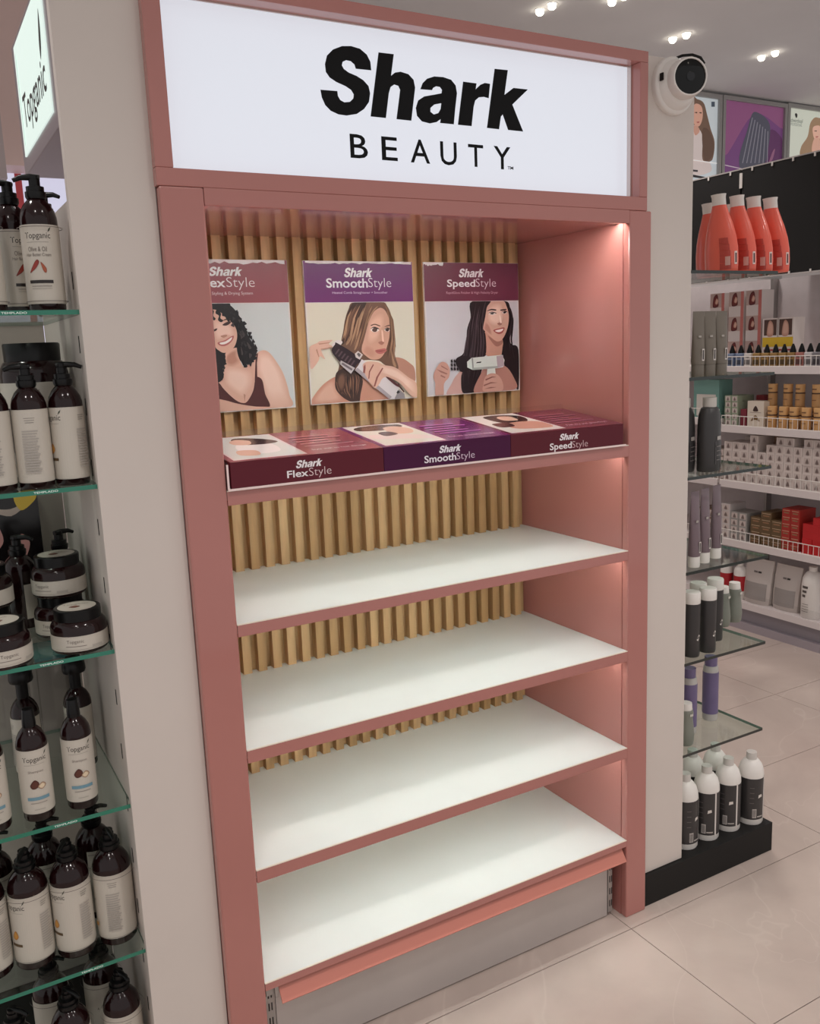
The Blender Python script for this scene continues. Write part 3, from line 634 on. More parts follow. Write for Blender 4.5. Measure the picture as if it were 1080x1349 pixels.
RX0, RX1, RY0, RY1 = 1.2205, 1.540, .020, .44
for i, z in enumerate(RZ):
    glass_shelf(RX0, RX1, RY0, RY1, z, GEDGED, '%s dark-edged glass shelf projecting from the camera pillar' % ['topmost', 'second', 'third', 'fourth', 'fifth', 'lowest'][i], None)
# thin posts that carry the projecting shelves at the back
bs = bxo('shelf_standard', 1.2228, 1.2300, .445, .460, .0900, 1.80, UPR); tag(bs, 'slim metal standard behind the projecting glass shelves', 'standard')

# ------------------------------------------------------------------ bottles for the left bay
def label_art(kind, R, H):
    A = Art(.004); tx = (58, 50, 46); g = (150, 142, 134)
    A.rect(-R*1.6, R*1.6, H*.012, H*.988, (200, 192, 180))
    if kind == 'back':                                # ingredients side
        for k in range(3): A.rect(-.008+.001*k, .010-.001*k, H*(.88-.03*k), H*(.89-.03*k), g)
        for k in range(17): A.rect(-.013, .013-.002*((k*7) % 3), H*(.70-.035*k), H*(.718-.035*k), (172, 164, 156))
        A.rect(-.042, -.034, H*.20, H*.26, (186, 132, 62)); A.text('A', -.040, -.036, H*.60, H*.64, tx)
    else:
        A.text('Topganic', -.021, .021, H*.80, H*.90, tx, off=.004); A.rect(-.019, .017, H*.775, H*.78, g)
        A.poly([(.017, H*.9), (.021, H*.93), (.023, H*.97), (.019, H*.945)], (52, 60, 44))
        if kind == 'blue':
            A.text('Shampoo', -.013, .013, H*.64, H*.69, (140, 128, 120))
            A.fan([(-.012, H*.46), (-.004, H*.54), (.003, H*.49), (.001, H*.42), (-.008, H*.40)], (92, 48, 36), (70, 34, 28))
            A.fan([(.001, H*.44), (.009, H*.49), (.015, H*.44), (.009, H*.385), (.003, H*.40)], (226, 206, 176), (130, 84, 56))
            A.rect(-.019, .019, H*.22, H*.27, (112, 150, 166)); A.rect(-.014, .014, H*.17, H*.18, g); A.rect(-.009, .009, H*.07, H*.075, g)
        elif kind == 'red':
            A.text('Olive & Oil', -.017, .013, H*.66, H*.72, (112, 102, 94)); A.text('Hair Butter Cream', -.021, .019, H*.60, H*.64, (112, 102, 94))
            A.fan([(-.018, H*.40), (-.006, H*.55), (-.001, H*.53), (-.006, H*.46), (-.012, H*.42)], (150, 48, 36), (120, 40, 30))
            A.fan([(.001, H*.53), (.009, H*.45), (.008, H*.39), (.004, H*.42)], (170, 84, 56), (140, 70, 46))
            A.rect(-.020, .018, H*.26, H*.30, (34, 24, 22)); A.rect(-.017, .015, H*.22, H*.23, g); A.rect(-.017, .015, H*.19, H*.195, g)
        elif kind == 'side':
            A.v = [(u-.030 if l > 0 else u, v, l) for u, v, l in A.v]
            A.fan([(-.040, H*.40), (-.032, H*.50), (-.026, H*.42), (-.033, H*.36)], (206, 148, 70), (176, 112, 50))
            A.rect(-.044, -.020, H*.26, H*.30, (92, 70, 44))
            for k in range(3): A.rect(.020, .034-.002*k, H*(.88-.03*k), H*(.89-.03*k), g)
            for k in range(15): A.rect(.016, .038-.002*((k*7) % 3), H*(.68-.037*k), H*(.70-.037*k), (176, 168, 160))
    return A
def pump_bottle(r, h, kind, lz0, lz1, border=False, pump=True, spout=math.pi):
    root = thing('pump_bottle', 'x', 'bottle')
    latho('body', [(0, .0), (r*.93, 0), (r, .004), (r, h*.78), (r*.985, h*.82), (r*.90, h*.875), (r*.72, h*.93), (r*.50, h*.97), (r*.40, h*.985), (r*.40, h), (0, h)], AMBER, root, 28)
    H = lz1-lz0
    bm = bmesh.new(); n = 28; a0, a1 = -math.pi/2-2.55, -math.pi/2+2.55; rl = r+.0006
    col = [[bm.verts.new((rl*math.cos(a0+(a1-a0)*k/n), rl*math.sin(a0+(a1-a0)*k/n), z)) for z in (lz0, lz1)] for k in range(n+1)]
    inn = [[bm.verts.new((r*.99*math.cos(a0+(a1-a0)*k/n), r*.99*math.sin(a0+(a1-a0)*k/n), z)) for z in (lz0, lz1)] for k in range(n+1)]
    for k in range(n):
        bm.faces.new((col[k][0], col[k+1][0], col[k+1][1], col[k][1]))
        bm.faces.new((col[k][1], col[k+1][1], inn[k+1][1], inn[k][1])); bm.faces.new((inn[k][0], inn[k+1][0], col[k+1][0], col[k][0]))
    lb = fin(bm, 'paper_label', CREAM, root, smooth=True)
    A = label_art(kind, rl, H)
    if border:
        for zz in (.03, .965):
            for k in range(20): A.rect(-.09+.009*k, -.081+.009*k, H*zz, H*zz+.0012, (120, 112, 106))
    A.sub = .004; wf = wrap_fn(rl); A.mesh('label_print', lambda u, v, d: wf(u, v+lz0, d), lb)
    if pump == 'dome':
        latho('cap', [(r*.42, h-.004), (r*.42, h+.030), (r*.80, h+.031), (r*.86, h+.036), (r*.80, h+.052), (r*.5, h+.064), (0, h+.068)], BLACK, root, 22)
    elif pump:
        q = .62
        latho('pump_collar', [(r*.50, h-.004), (r*.56, h), (r*.56, h+.012*q), (r*.48, h+.014*q), (r*.48, h+.026*q), (r*.30, h+.028*q), (r*.30, h+.044*q), (0, h+.044*q)], BLACK, root, 18)
        bm = bmesh.new(); c, s_ = math.cos(spout), math.sin(spout)
        tube(bm, [(-.009*c, -.009*s_, h+.050*q), (.006*c, .006*s_, h+.052*q), (.022*c, .022*s_, h+.051*q), (.034*c, .034*s_, h+.043*q)], [.0050, .0056, .0046, .0034], 10)
        lathe(bm, [(r*.20, h+.040*q), (r*.26, h+.046*q), (r*.26, h+.056*q), (0, h+.058*q)], 14)
        fin(bm, 'pump_head', BLACK, root, smooth=True)
    else:
        latho('cap', [(r*.43, h-.004), (r*.44, h), (r*.43, h+.008), (r*.37, h+.026), (r*.35, h+.030), (0, h+.031)], BLACK, root, 20)
    return root
def place(o, p, z, rz, label, group=None):
    o.location = (p[0], p[1], z-.0003); o.rotation_euler.z = rz; o['label'] = label
    if group: o['group'] = group
    return o
FACE = lambda p: math.atan2(CAM.y-p[1], CAM.x-p[0])+math.pi/2      # label toward the aisle
def on_shelf(px, py, z, r):        # pixel of the front foot of a round thing on a shelf at height z
    p = bp(px, py, 'z', z); d = Vector((p.x-CAM.x, p.y-CAM.y)).normalized(); return (p.x+d.x*r, p.y+d.y*r)
def at_y(px, py, y): p = bp(px, py, 'y', y); return (p.x, y)
# top shelf
b1 = pump_bottle(.0305, .190, 'red', .012, .142, True)
p = at_y(62, 395, .078); place(b1, p, LZ[0], FACE(p)-.15, 'pump bottle with red fruit on its cream label, top glass shelf by the pillar')
b2 = copy_tree(b1); p = at_y(26, 395, .150); place(b2, p, LZ[0], FACE(p)+.55, 'amber pump bottle behind the red-fruit pump bottle on the top glass shelf')
b3 = copy_tree(b1); p = at_y(-17, 395, .082); place(b3, p, LZ[0], FACE(p)-.6, 'amber pump bottle on the top glass shelf, farthest from the pillar')
b4 = copy_tree(b1); p = at_y(76, 395, .20); place(b4, (p[0], .25), LZ[0], FACE(p)+2.6, 'amber pump bottle turned backwards at the rear of the top glass shelf')
# second shelf
s1_ = pump_bottle(.0293, .179, 'back', .012, .138, spout=math.pi)
G2 = 'amber pump bottles on the second glass shelf'
p = at_y(50, 642, .073); place(s1_, p, LZ[1], FACE(p)-.1, 'ingredients-side amber pump bottle next to the orange-fruit bottle, second glass shelf', G2)
o = copy_tree(s1_); p = at_y(0, 646, .075); place(o, p, LZ[1], FACE(p)-.1, 'amber pump bottle turned to its ingredients side on the second glass shelf', G2)
s2_ = pump_bottle(.0293, .179, 'side', .012, .138, spout=0); p = at_y(97, 636, .077); place(s2_, p, LZ[1], FACE(p)-.05, 'amber pump bottle with orange fruit on its label on the second glass shelf', G2)
def jar(r, h, name='cream_jar', lidart=True):
    root = thing(name, 'x', 'jar')
    latho('body', [(0, 0), (r*.94, 0), (r, .004), (r, h*.56), (r*.97, h*.64), (r*.86, h*.73), (r*.80, h*.75), (0, h*.75)], AMBER, root, 32)
    lid = latho('lid', [(r*.78, h*.735), (r*.82, h*.74), (r*.83, h*.98), (r*.80, h), (0, h)], BLACK, root, 32)
    lb = latho('paper_label', [(r*.99, h*.08), (r+.0006, h*.08), (r+.0006, h*.44), (r*.99, h*.44)], CREAM, root, 32)
    A = Art(.004); A.rect(-.055, .055, h*.10, h*.42, (200, 192, 180)); A.text('Topganic', -.024, .006, h*.26, h*.36, (96, 86, 80)); A.rect(-.026, .010, h*.20, h*.215, (130, 120, 112)); A.rect(.020, .040, h*.14, h*.20, (180, 172, 162)); A.rect(-.05, .05, h*.12, h*.128, (168, 160, 150))
    wf = wrap_fn(r+.0006); A.mesh('label_print', wf, lb)
    if lidart:
        A = Art(); A.poly([(r*.68*math.cos(2*math.pi*k/32), r*.68*math.sin(2*math.pi*k/32)) for k in range(32)], (206, 196, 184))
        A.fan([(-.014, -.004), (-.004, .004), (.006, -.004), (-.004, -.012)], (120, 66, 50), (96, 50, 40)); A.text('Topganic', -r*.5, r*.42, r*.16, r*.34, (136, 122, 112))
        A.mesh('lid_print', lambda u, v, d: (u, v, h+d), lid)
    return root
j1 = jar(.050, .078)
p = on_shelf(108, 862, LZ[2], .050); place(j1, p, LZ[2], FACE(p), 'amber jar with cream lid disc at the pillar end of the third glass shelf')
j2 = copy_tree(j1); p2 = on_shelf(6, 884, LZ[2], .050); place(j2, p2, LZ[2], FACE(p2)+.4, 'amber jar with printed lid disc on the third glass shelf, away from the pillar')
GJ = 'jars stacked in the back row of the third glass shelf'
for k, (dx, dy) in enumerate(((-.012, .125), )):
    for (q, nm) in ((p, 'behind the pillar-end jar'), (p2, 'behind the jar away from the pillar')):
        o = copy_tree(j1); place(o, (q[0]+dx, q[1]+dy), LZ[2], FACE(q)-.3, 'lower amber jar of the two-jar stack ' + nm, GJ)
        o = copy_tree(j1); place(o, (q[0]+dx+.002, q[1]+dy), LZ[2]+.0782, FACE(q)-.5, 'upper amber jar of the two-jar stack ' + nm, GJ)
bj = jar(.060, .126, 'large_jar', False); p = at_y(48, 520, .20); place(bj, (p[0], .20), LZ[1]+.1262, FACE(p), 'upper black tub of the two-tub stack behind the second-shelf pump bottles')
o = copy_tree(bj); place(o, (p[0], .20), LZ[1], FACE(p), 'lower black tub hidden behind the second-shelf pump bottles')
# black bottles and pink packet at the back of the third shelf
bk1 = pump_bottle(.030, .150, 'back', .02, .09)
for k, x in enumerate((-.345, -.265)):
    o = bk1 if k == 0 else copy_tree(bk1); place(o, (x, .30), LZ[2], 2.6 + k, 'small dark pump bottle at the back of the third shelf, %s the pillar' % ('farther from', 'nearer')[k], 'dark pump bottles behind the stacked jars')
pk = thing('printed_packet', 'black packet with pink animal-like swirls behind the stacked jars', 'packet', (-.36, .40, LZ[2]))
bm = bmesh.new(); box(bm, -.10, .075, 0, .05, 0, .27); fin(bm, 'carton', mat('black_gloss_card', (20, 15, 16), .2), pk)
A = Art()
for q, c in (([(-.06, .16), (-.03, .23), (-.01, .2), (0, .16), (-.02, .13), (-.03, .09), (-.05, .12)], (206, 150, 146)), ([(.02, .14), (.035, .17), (.05, .15), (.04, .12), (.03, .11)], (206, 150, 146)), ([(-.02, .23), (.02, .21), (.06, .24), (.02, .225)], (190, 170, 160)), ([(.04, .22), (.07, .24), (.07, .26), (.03, .255)], (224, 186, 60))): A.poly(q, c, True)  # yellow patch imitates a light's glow, painted in with the swirls
A.mesh('swirl_glow_print', lambda u, v, d: (u, -d, v), pk)
# fourth shelf
f1 = pump_bottle(.0275, .180, 'blue', .016, .139, pump=False)
G4 = 'blue-banded shampoo bottles on the fourth glass shelf'
for k, (px, py) in enumerate(((111, 1066), (54, 1082), (-4, 1098))):
    o = f1 if k == 0 else copy_tree(f1); p = on_shelf(px, py, LZ[3], .0275); place(o, p, LZ[3], FACE(p)+.05, 'amber shampoo bottle with blue-banded coconut label, %s from the pillar on the fourth shelf' % ('first', 'second', 'third')[k], G4)
r1 = pump_bottle(.0275, .172, 'back', .016, .132, pump='dome')
for k, (px, py) in enumerate(((118, 1036), (50, 1052))):
    o = r1 if k == 0 else copy_tree(r1); p = on_shelf(px-6, py-22, LZ[3], .0335); place(o, p, LZ[3], FACE(p)-1.3, 'taller dome-capped amber bottle behind the %s blue-banded bottle from the pillar' % ('first', 'second')[k], 'taller rear bottles on the fourth glass shelf')
TEAL = mat('teal_acrylic_edge', (96, 150, 156), .15)
for k, (x0, x1) in enumerate(((-.335, -.262), (-.425, -.350))):
    T = thing('acrylic_stand', 'clear acrylic stand with teal top edge behind the fourth-shelf bottles, %s the pillar' % ('nearer', 'farther from')[k], 'stand', ((x0+x1)/2, .330, LZ[3])); hx = (x1-x0)/2
    bm = bmesh.new(); box(bm, -hx, hx, 0, .003, 0, .215); box(bm, -hx, -hx+.003, .003, .12, 0, .215); box(bm, hx-.003, hx, .003, .12, 0, .215); fin(bm, 'stand_body', ACRYL, T)
    bm = bmesh.new(); box(bm, -hx, hx, .0, .120, .215, .222); fin(bm, 'top_plate', [TEAL], T)
# fifth shelf
v1 = pump_bottle(.0362, .196, 'side', .016, .151, True, spout=-1.9)
G5 = 'bottles in a row on the fifth glass shelf'
for k, (px, py, lab) in enumerate(((104, 1262, 'amber bottle with orange drop label, next to the ingredients-side bottle, fifth glass shelf'), (50, 1277, 'amber bottle on the fifth glass shelf, third from the pillar'), (-6, 1293, 'amber bottle on the fifth glass shelf, farthest from the pillar'))):
    o = v1 if k == 0 else copy_tree(v1); p = on_shelf(px, py, LZ[4], .0362); place(o, p, LZ[4], FACE(p)-.12+.08*k, lab, G5)
v2 = pump_bottle(.0362, .196, 'back', .016, .151, True, spout=-1.2); p = on_shelf(158, 1245, LZ[4], .0362); place(v2, p, LZ[4], FACE(p)-.1, 'amber bottle with ingredients side out at the pillar end of the fifth glass shelf', G5)
for k, (x, y) in enumerate(((-.275, .215), (-.37, .215), (-.465, .215))):
    o = copy_tree(v1); place(o, (x, y), LZ[4], 2.0, 'dark amber bottle in the shaded rear row of the fifth glass shelf', 'rear bottles on the fifth glass shelf')
for k, (x, y) in enumerate(((-.272, .090), (-.37, .090), (-.468, .090), (-.29, .21), (-.39, .21))):
    o = copy_tree(v2); place(o, (x, y), .0823, .2*k, 'amber bottle on the black base deck, %s row, %s from the pillar' % (('front', 'first'), ('front', 'second'), ('front', 'third'), ('back', 'first'), ('back', 'second'))[k], 'bottles on the base deck')

# ------------------------------------------------------------------ bottles for the right-hand glass shelves
def barcode(root, R, u, v, w_=.011, h_=.030):
    A = Art(); A.rect(u, u+w_, v, v+h_, (216, 206, 198)); A.rect(u+.0026, u+w_-.0026, v+.003, v+h_-.003, (60, 50, 48))
    wf = wrap_fn(R); A.mesh('barcode', wf, root)
CORAL = mat('coral_plastic', (238, 104, 84), .32, coat=.3); OLIVE = mat('olive_grey_tube', (114, 105, 94), .4); PLUM = mat('plum_grey_tube', (118, 100, 106), .4)
CHAR = mat('charcoal_bottle', (56, 53, 53), .4); SAGE = mat('sage_grey_bottle', (128, 130, 120), .4); LILAC = mat('lilac_bottle', (112, 98, 136), .4)
def coral():
    T = thing('coral_bottle', 'x', 'bottle'); RX, RY = .0225, .052; dy = lambda z: .016*(z/.2)**1.5-.004
    prof = [(0, 0), (.90, 0), (.96, .004), (1., .030), (.99, .060), (.90, .090), (.72, .122), (.54, .148), (.44, .164), (.41, .170), (0, .170)]
    def loft(name, pr, m, nn=28):
        bm = bmesh.new(); rings = []
        for r, z in pr:
            if r == 0: rings.append([bm.verts.new((0, dy(z), z))])
            else: rings.append([bm.verts.new((RX*min(1, r*1.25)*math.cos(2*math.pi*k/nn), RY*r*math.sin(2*math.pi*k/nn)+dy(z), z)) for k in range(nn)])
        for a, b in zip(rings, rings[1:]):
            for k in range(nn):
                q = list(dict.fromkeys([a[k % len(a)], a[(k+1) % len(a)], b[(k+1) % len(b)], b[k % len(b)]]))
                if len(q) > 2: bm.faces.new(q)
        return fin(bm, name, m, T, smooth=True)
    body = loft('body', prof, CORAL)
    loft('cap', [(.40, .166), (.40, .190), (.44, .198), (0, .199)], WHITE)
    def at(th, z, d):
        r = 1.
        for (r1_, z1_), (r2_, z2_) in zip(prof[1:], prof[2:]):
            if z1_ <= z <= z2_ and z2_ > z1_: r = r1_+(r2_-r1_)*(z-z1_)/(z2_-z1_); break
        return ((RX*min(1, r*1.25)+.0008+d)*math.cos(th), (RY*r+.0008+d)*math.sin(th)+dy(z), z)
    A = Art(.08); D2 = math.radians
    A.rect(D2(250), D2(266), .018, .050, (236, 214, 206)); A.rect(D2(254), D2(262), .022, .046, (84, 40, 40)); A.mesh('barcode', at, T)
    A = Art(.08)
    for k in range(5): A.rect(D2(196), D2(236-2*k), .006+.016*k, .021+.016*k, (186, 70, 60))
    A.rect(D2(214), D2(232), .016, .038, (212, 160, 150)); A.mesh('back_label', at, T)
    return T
c0 = coral()
GC = 'coral bottles on the topmost projecting shelf'
for k in range(6):
    o = c0 if k == 0 else copy_tree(c0); q = (at_y((946, 970, 992, 1014)[k], 264, .096)[0], .084) if k < 4 else (at_y((932, 958)[k-4], 264, .22)[0], .205)
    place(o, q, RZ[0], 0, ('%s coral bottle from the pillar in the front row of the topmost glass shelf' % ['first', 'second', 'third', 'fourth'][k]) if k < 4 else 'coral bottle behind the front row on the topmost glass shelf', GC if k < 4 else 'rear coral bottles')
def squeeze_tube(h, wd, dp, m, capm, name='squeeze_tube'):
    T = thing(name, 'x', 'tube'); bm = bmesh.new(); n = 20; rings = []
    for z, a, b in ((.030, .95, .95), (.04, 1, 1), (.5*h, 1, .78), (h*.9, 1.02, .25), (h*.94, 1.02, .06), (h, 1.02, .05)):
        rings.append([bm.verts.new((wd/2*a*math.cos(2*math.pi*k/n), dp/2*b*math.sin(2*math.pi*k/n), z)) for k in range(n)])
    for A_, B_ in zip(rings, rings[1:]):
        for k in range(n): bm.faces.new((A_[k], A_[(k+1) % n], B_[(k+1) % n], B_[k]))
    bm.faces.new(rings[0]); bm.faces.new(rings[-1]); fin(bm, 'tube_body', m, T, smooth=True)
    latho('cap', [(0, 0), (wd*.44, 0), (wd*.46, .003), (wd*.46, .029), (wd*.40, .031), (0, .031)], capm, T, 20, dp/wd)
    A = Art(); A.rect(-.002, .007, .040, .070, (214, 206, 200)); A.rect(.0, .005, .043, .067, (60, 52, 50)); A.mesh('barcode', lambda u, v, d: (u, -dp/2*.98-.0006-d, v), T)
    A = Art(); A.rect(-.012, -.002, h*.60, h*.63, (168, 160, 152)); A.mesh('sticker', lambda u, v, d: (u, -dp/2*.76-.0006-d, v), T)
    return T
t0 = squeeze_tube(.165, .0405, .030, OLIVE, OLIVE)
for k, px in enumerate((919, 934, 949)):
    o = t0 if k == 0 else copy_tree(t0); p = at_y(px, 482, .060-.0*k); place(o, p, RZ[1], 0, 'olive-grey squeeze tube, %s from the pillar on the second projecting glass shelf' % ('first', 'second', 'third')[k], 'olive-grey tubes')
def big_dark():
    T = thing('dark_bottle', 'x', 'bottle')
    latho('body', [(0, 0), (.037, 0), (.039, .005), (.0385, .120), (.036, .150), (.028, .168), (.020, .172), (0, .172)], CHAR, T, 26, .7)
    latho('cap', [(.020, .170), (.021, .176), (.021, .196), (0, .197)], mat('pale_cap', (196, 190, 182), .4), T, 20, .8)
    A = Art(); A.rect(-.012, .030, .020, .080, (74, 68, 68)); A.rect(-.006, .014, .084, .094, (170, 162, 156)); A.rect(.018, .028, .006, .034, (206, 198, 192)); A.rect(.021, .025, .009, .031, (70, 64, 62))
    for k in range(4): A.rect(-.008, .014, .030+k*.012, .032+k*.012, (120, 112, 110))
    A.mesh('label_print', lambda u, v, d: (u, -.039*.7*math.sqrt(max(.02, 1-(u/.040)**2))-.0006-d, v), T); return T
d0 = big_dark(); p = at_y(933, 612, .075); place(d0, p, RZ[2], .2, 'large charcoal bottle with pale cap on the third projecting glass shelf')
d1 = copy_tree(d0); p = at_y(899, 616, .110); place(d1, p, RZ[2], .2, 'charcoal bottle half hidden by the camera pillar on the third projecting shelf')
u0_ = squeeze_tube(.205, .036, .032, PLUM, WHITE)
for k, px in enumerate((917, 930, 945)):
    o = u0_ if k == 0 else copy_tree(u0_); p = at_y(px-3, 738, .055+.018*k); place(o, p, RZ[3], .15, 'plum-grey tube on a white cap, %s from the pillar on the fourth projecting shelf' % ('first', 'second', 'third')[k], 'plum-grey tubes')
def tall():
    T = thing('tall_bottle', 'x', 'bottle')
    latho('body', [(0, 0), (.0215, 0), (.0228, .004), (.0228, .150), (0, .150)], CHAR, T, 22); latho('cap', [(.0222, .148), (.0230, .150), (.0230, .178), (.0215, .181), (0, .181)], WHITE, T, 22)
    A = Art(); A.poly([(-.006, .050), (.002, .064), (.007, .060), (-.001, .046)], (222, 214, 206)); A.mesh('price_sticker', wrap_fn(.0228), T); return T
a0_ = tall()
for k, (px, y) in enumerate(((931, .060), (910, .060), (918, .115), (940, .118))):
    o = a0_ if k == 0 else copy_tree(a0_); p = at_y(px, 862, y); place(o, p, RZ[4], .1, ('tall white-capped charcoal bottle in the front pair, %s the pillar' % ('away from', 'beside')[k]) if k < 2 else 'tall charcoal bottle with white cap in the rear pair, fifth projecting shelf', 'tall charcoal bottles')
def sage():
    T = thing('sage_bottle', 'x', 'bottle')
    latho('body', [(0, 0), (.019, 0), (.0215, .006), (.0235, .03), (.0205, .062), (.0185, .078), (.0205, .094), (.0185, .103), (0, .104)], SAGE, T, 22); latho('cap', [(.017, .102), (.0175, .105), (.0160, .122), (0, .123)], WHITE, T, 20)
    A = Art(.004); A.rect(-.006, .006, .088, .095, (206, 202, 192)); A.mesh('label_print', wrap_fn(.0219), T); return T
g0 = sage()
for k, (px, y) in enumerate(((951, .19), (966, .20))):
    o = g0 if k == 0 else copy_tree(g0); p = at_y(px, 832, y); place(o, p, RZ[4], .2, 'curvy sage-grey bottle with white cap on the fifth projecting shelf', 'sage-grey bottles')
def lil():
    T = thing('lilac_bottle', 'x', 'bottle')
    latho('body', [(0, 0), (.020, 0), (.022, .005), (.0225, .15), (.020, .168), (0, .170)], mat('white_grey_bottle', (190, 184, 180), .4), T, 22); latho('cap', [(.018, .168), (.0185, .195), (0, .196)], LILAC, T, 18)
    lb = latho('sleeve', [(.0218, .022), (.0230, .022), (.0230, .150), (.0218, .150)], LILAC, T, 22); return T
l0 = lil()
for k, (px, y) in enumerate(((935, .15), (907, .12))):
    o = l0 if k == 0 else copy_tree(l0); p = at_y(px, 935, y); place(o, p, RZ[5], 0, 'lilac-sleeved bottle on the lowest projecting glass shelf', 'lilac-sleeved bottles')
o = copy_tree(g0); p = at_y(903, 962, .07); place(o, p, RZ[5], 0, 'sage-grey bottle beside the pillar on the lowest projecting glass shelf')
def litre():
    T = thing('litre_bottle', 'x', 'bottle'); r = .0365
    latho('body', [(0, 0), (r*.95, 0), (r, .004), (r, .150), (r*.97, .163), (r*.84, .180), (r*.58, .193), (r*.46, .196), (0, .196)], WHITE, T, 28)
    latho('cap', [(r*.40, .194), (r*.41, .199), (r*.40, .217), (0, .218)], mat('cap_grey_white', (206, 200, 194), .4), T, 20)
    lb = latho('black_label', [(r*.99, .018), (r+.0006, .018), (r+.0006, .146), (r*.99, .146)], CHAR, T, 28)
    A = Art(.004); A.rect(-.034, .034, .019, .145, (56, 53, 53)); A.rect(.026, .031, .016, .150, (222, 214, 208)); A.rect(-.012, .0, .024, .052, (206, 198, 192))
    for k in range(5): A.rect(-.011+.002*k, -.010+.002*k, .026, .050, (44, 40, 40))
    A.rect(.002, .020, .026, .030, (180, 172, 166)); A.poly([(.004, .086), (.016, .090), (.015, .098), (.005, .096)], (222, 214, 206))
    for k in range(4): A.rect(-.020, -.008, .070+.016*k, .072+.016*k, (104, 98, 96))
    A.mesh('label_print', wrap_fn(r+.0006), lb); return T
w0 = litre(); GB = 'litre bottles on the black plinth'
for k, (px, py, a) in enumerate(((987, 1087, .5), (957, 1096, 0), (929, 1108, 0), (901, 1120, .7))):
    o = w0 if k == 0 else copy_tree(w0); p = on_shelf(px, py, .0895, .0365); place(o, p, .0898, FACE(p)+a, 'white litre bottle with black label, %s from the plinth end in its front row' % ('first', 'second', 'third', 'fourth')[k], GB)
for k, (px, py) in enumerate(((987, 1087), (957, 1096), (929, 1108))):
    o = copy_tree(w0); p = on_shelf(px, py, .0895, .0365); place(o, (p[0]-.045 - .0*k, p[1]+.095), .0898, .4, 'white litre bottle with black label in the back row on the plinth', 'rear litre bottles on the black plinth')

# ================================================================== FAR GONDOLA
GX = 3.16
GW = mat('gondola_white', (226, 216, 214), .45); GB_ = mat('gondola_back', (206, 196, 196), .6, noise=.03)
G = thing('gondola', 'white store gondola with wire-fronted shelves of cartons and a black header', 'gondola', (GX, 1.3, 0))
def gb(name, *a, m=GW, par=None, bevel=0): return bxo(name, *loc(G, *a), m, par or G, bevel=bevel)
gb('back_panel', 3.57, 3.60, .55, 2.75, .0, 1.80, m=GB_)
gb('base', 3.19, 3.57, .55, 2.75, .0, .115, m=mat('gondola_base', (150, 142, 148), .5))
gb('kick_strip', 3.165, 3.19, .55, 2.75, .0, .042, m=mat('kick_strip', (176, 168, 176), .35, metal=.4))
GZ = [.150, .468, .776, 1.062, 1.360]
for ya, yb_ in ((.55, 1.628), (1.645, 2.75)):
    for i, z in enumerate(GZ):
        dz = (0 if ya < 1 else (.02, -.01, .0, .03, .0)[i])
        s = gb('shelf', GX+.006, 3.57, ya, yb_, z-.018+dz, z+dz); gb('front_lip', GX, GX+.006, ya, yb_, z-.034+dz, z+.001+dz, par=s).location = (0, 0, 0)
        bm = bmesh.new()
        if i in (1, 2, 3, 4):
            h = .050
            for zz in (z+dz+.002, z+dz+h): tube(bm, [(.006, ya-1.3, zz), (.006, yb_-1.3, zz)], .0022, 5)
            n = int((yb_-ya)/.028)
            for k in range(n+1):
                y = ya+(yb_-ya)*k/n-1.3; tube(bm, [(.006, y, z+dz), (.006, y, z+dz+h)], .0016, 4)
            fin(bm, 'wire_guard', WHITE, s)
        else:
            box(bm, .003, .006, ya-1.3, yb_-1.3, z, z+.05); fin(bm, 'clear_guard', ACRYL, s)
for y in (1.628, ):
    gb('upright', 3.53, 3.57, y, y+.017, 0, 1.80, m=UPR)
for ya, yb_ in ((.5, 1.522), (1.532, 2.75)):
    hp = gb('header_panel', GX-.012, GX+.004, ya, yb_, 1.790, 2.300, m=BLACKM); 
    bm = bmesh.new()
    for k in range(9):
        y = ya+.06+(yb_-ya-.12)*k/8-1.3; box(bm, -.016, -.012, y-.004, y+.004, 2.285, 2.303); box(bm, -.016, -.012, y-.004, y+.004, 1.788, 1.800)
    fin(bm, 'clip', WHITE, hp)
    bm = bmesh.new(); box(bm, -.014, .006, ya-1.3, yb_-1.3, 2.300, 2.306); box(bm, -.014, .006, ya-1.3, yb_-1.3, 1.784, 1.790); fin(bm, 'edge_strip', mat('aluminium_edge', (206, 200, 196), .35, metal=.4), hp)
gb('header_strut', GX+.004, GX+.30, 1.522, 1.535, 1.79, 2.28, m=UPR)
gb('header_post', 3.46, 3.48, .60, .63, 1.79, 2.28, m=UPR); gb('bright_gap_strip', GX-.016, GX-.011, 1.519, 1.535, 2.215, 2.285, m=WHITE)  # small white strip added to imitate the bright gap between the header panels
# goods on the gondola: px gives where along the shelf, the shelf gives the rest
def _gy(px, z, x):
    lo, hi = .3, 3.0
    for _ in range(40):
        m = (lo+hi)/2; d = Vector((x, m, z))-CAM; q = 540+FPX*d.dot(rt)/d.dot(fw)
        if q > px: lo = m
        else: hi = m
    return (lo+hi)/2
def carton(name, label, cat, px, z, w_, d_, h_, col, art=None, x=GX+.022, group=None, me={}):
    y = _gy(px, z+h_/2, x); T = thing(name, label, cat, (x, y, z+.0002), 0, group)
    bm = bmesh.new(); box(bm, 0, d_, -w_/2, w_/2, 0, h_); fin(bm, 'carton_body', mat('card_%d_%d_%d' % col, col, .5), T)
    if art:
        A = Art(); art(A, w_, h_); A.mesh('print', lambda u, v, d: (-d, -u, v), T)
    return T
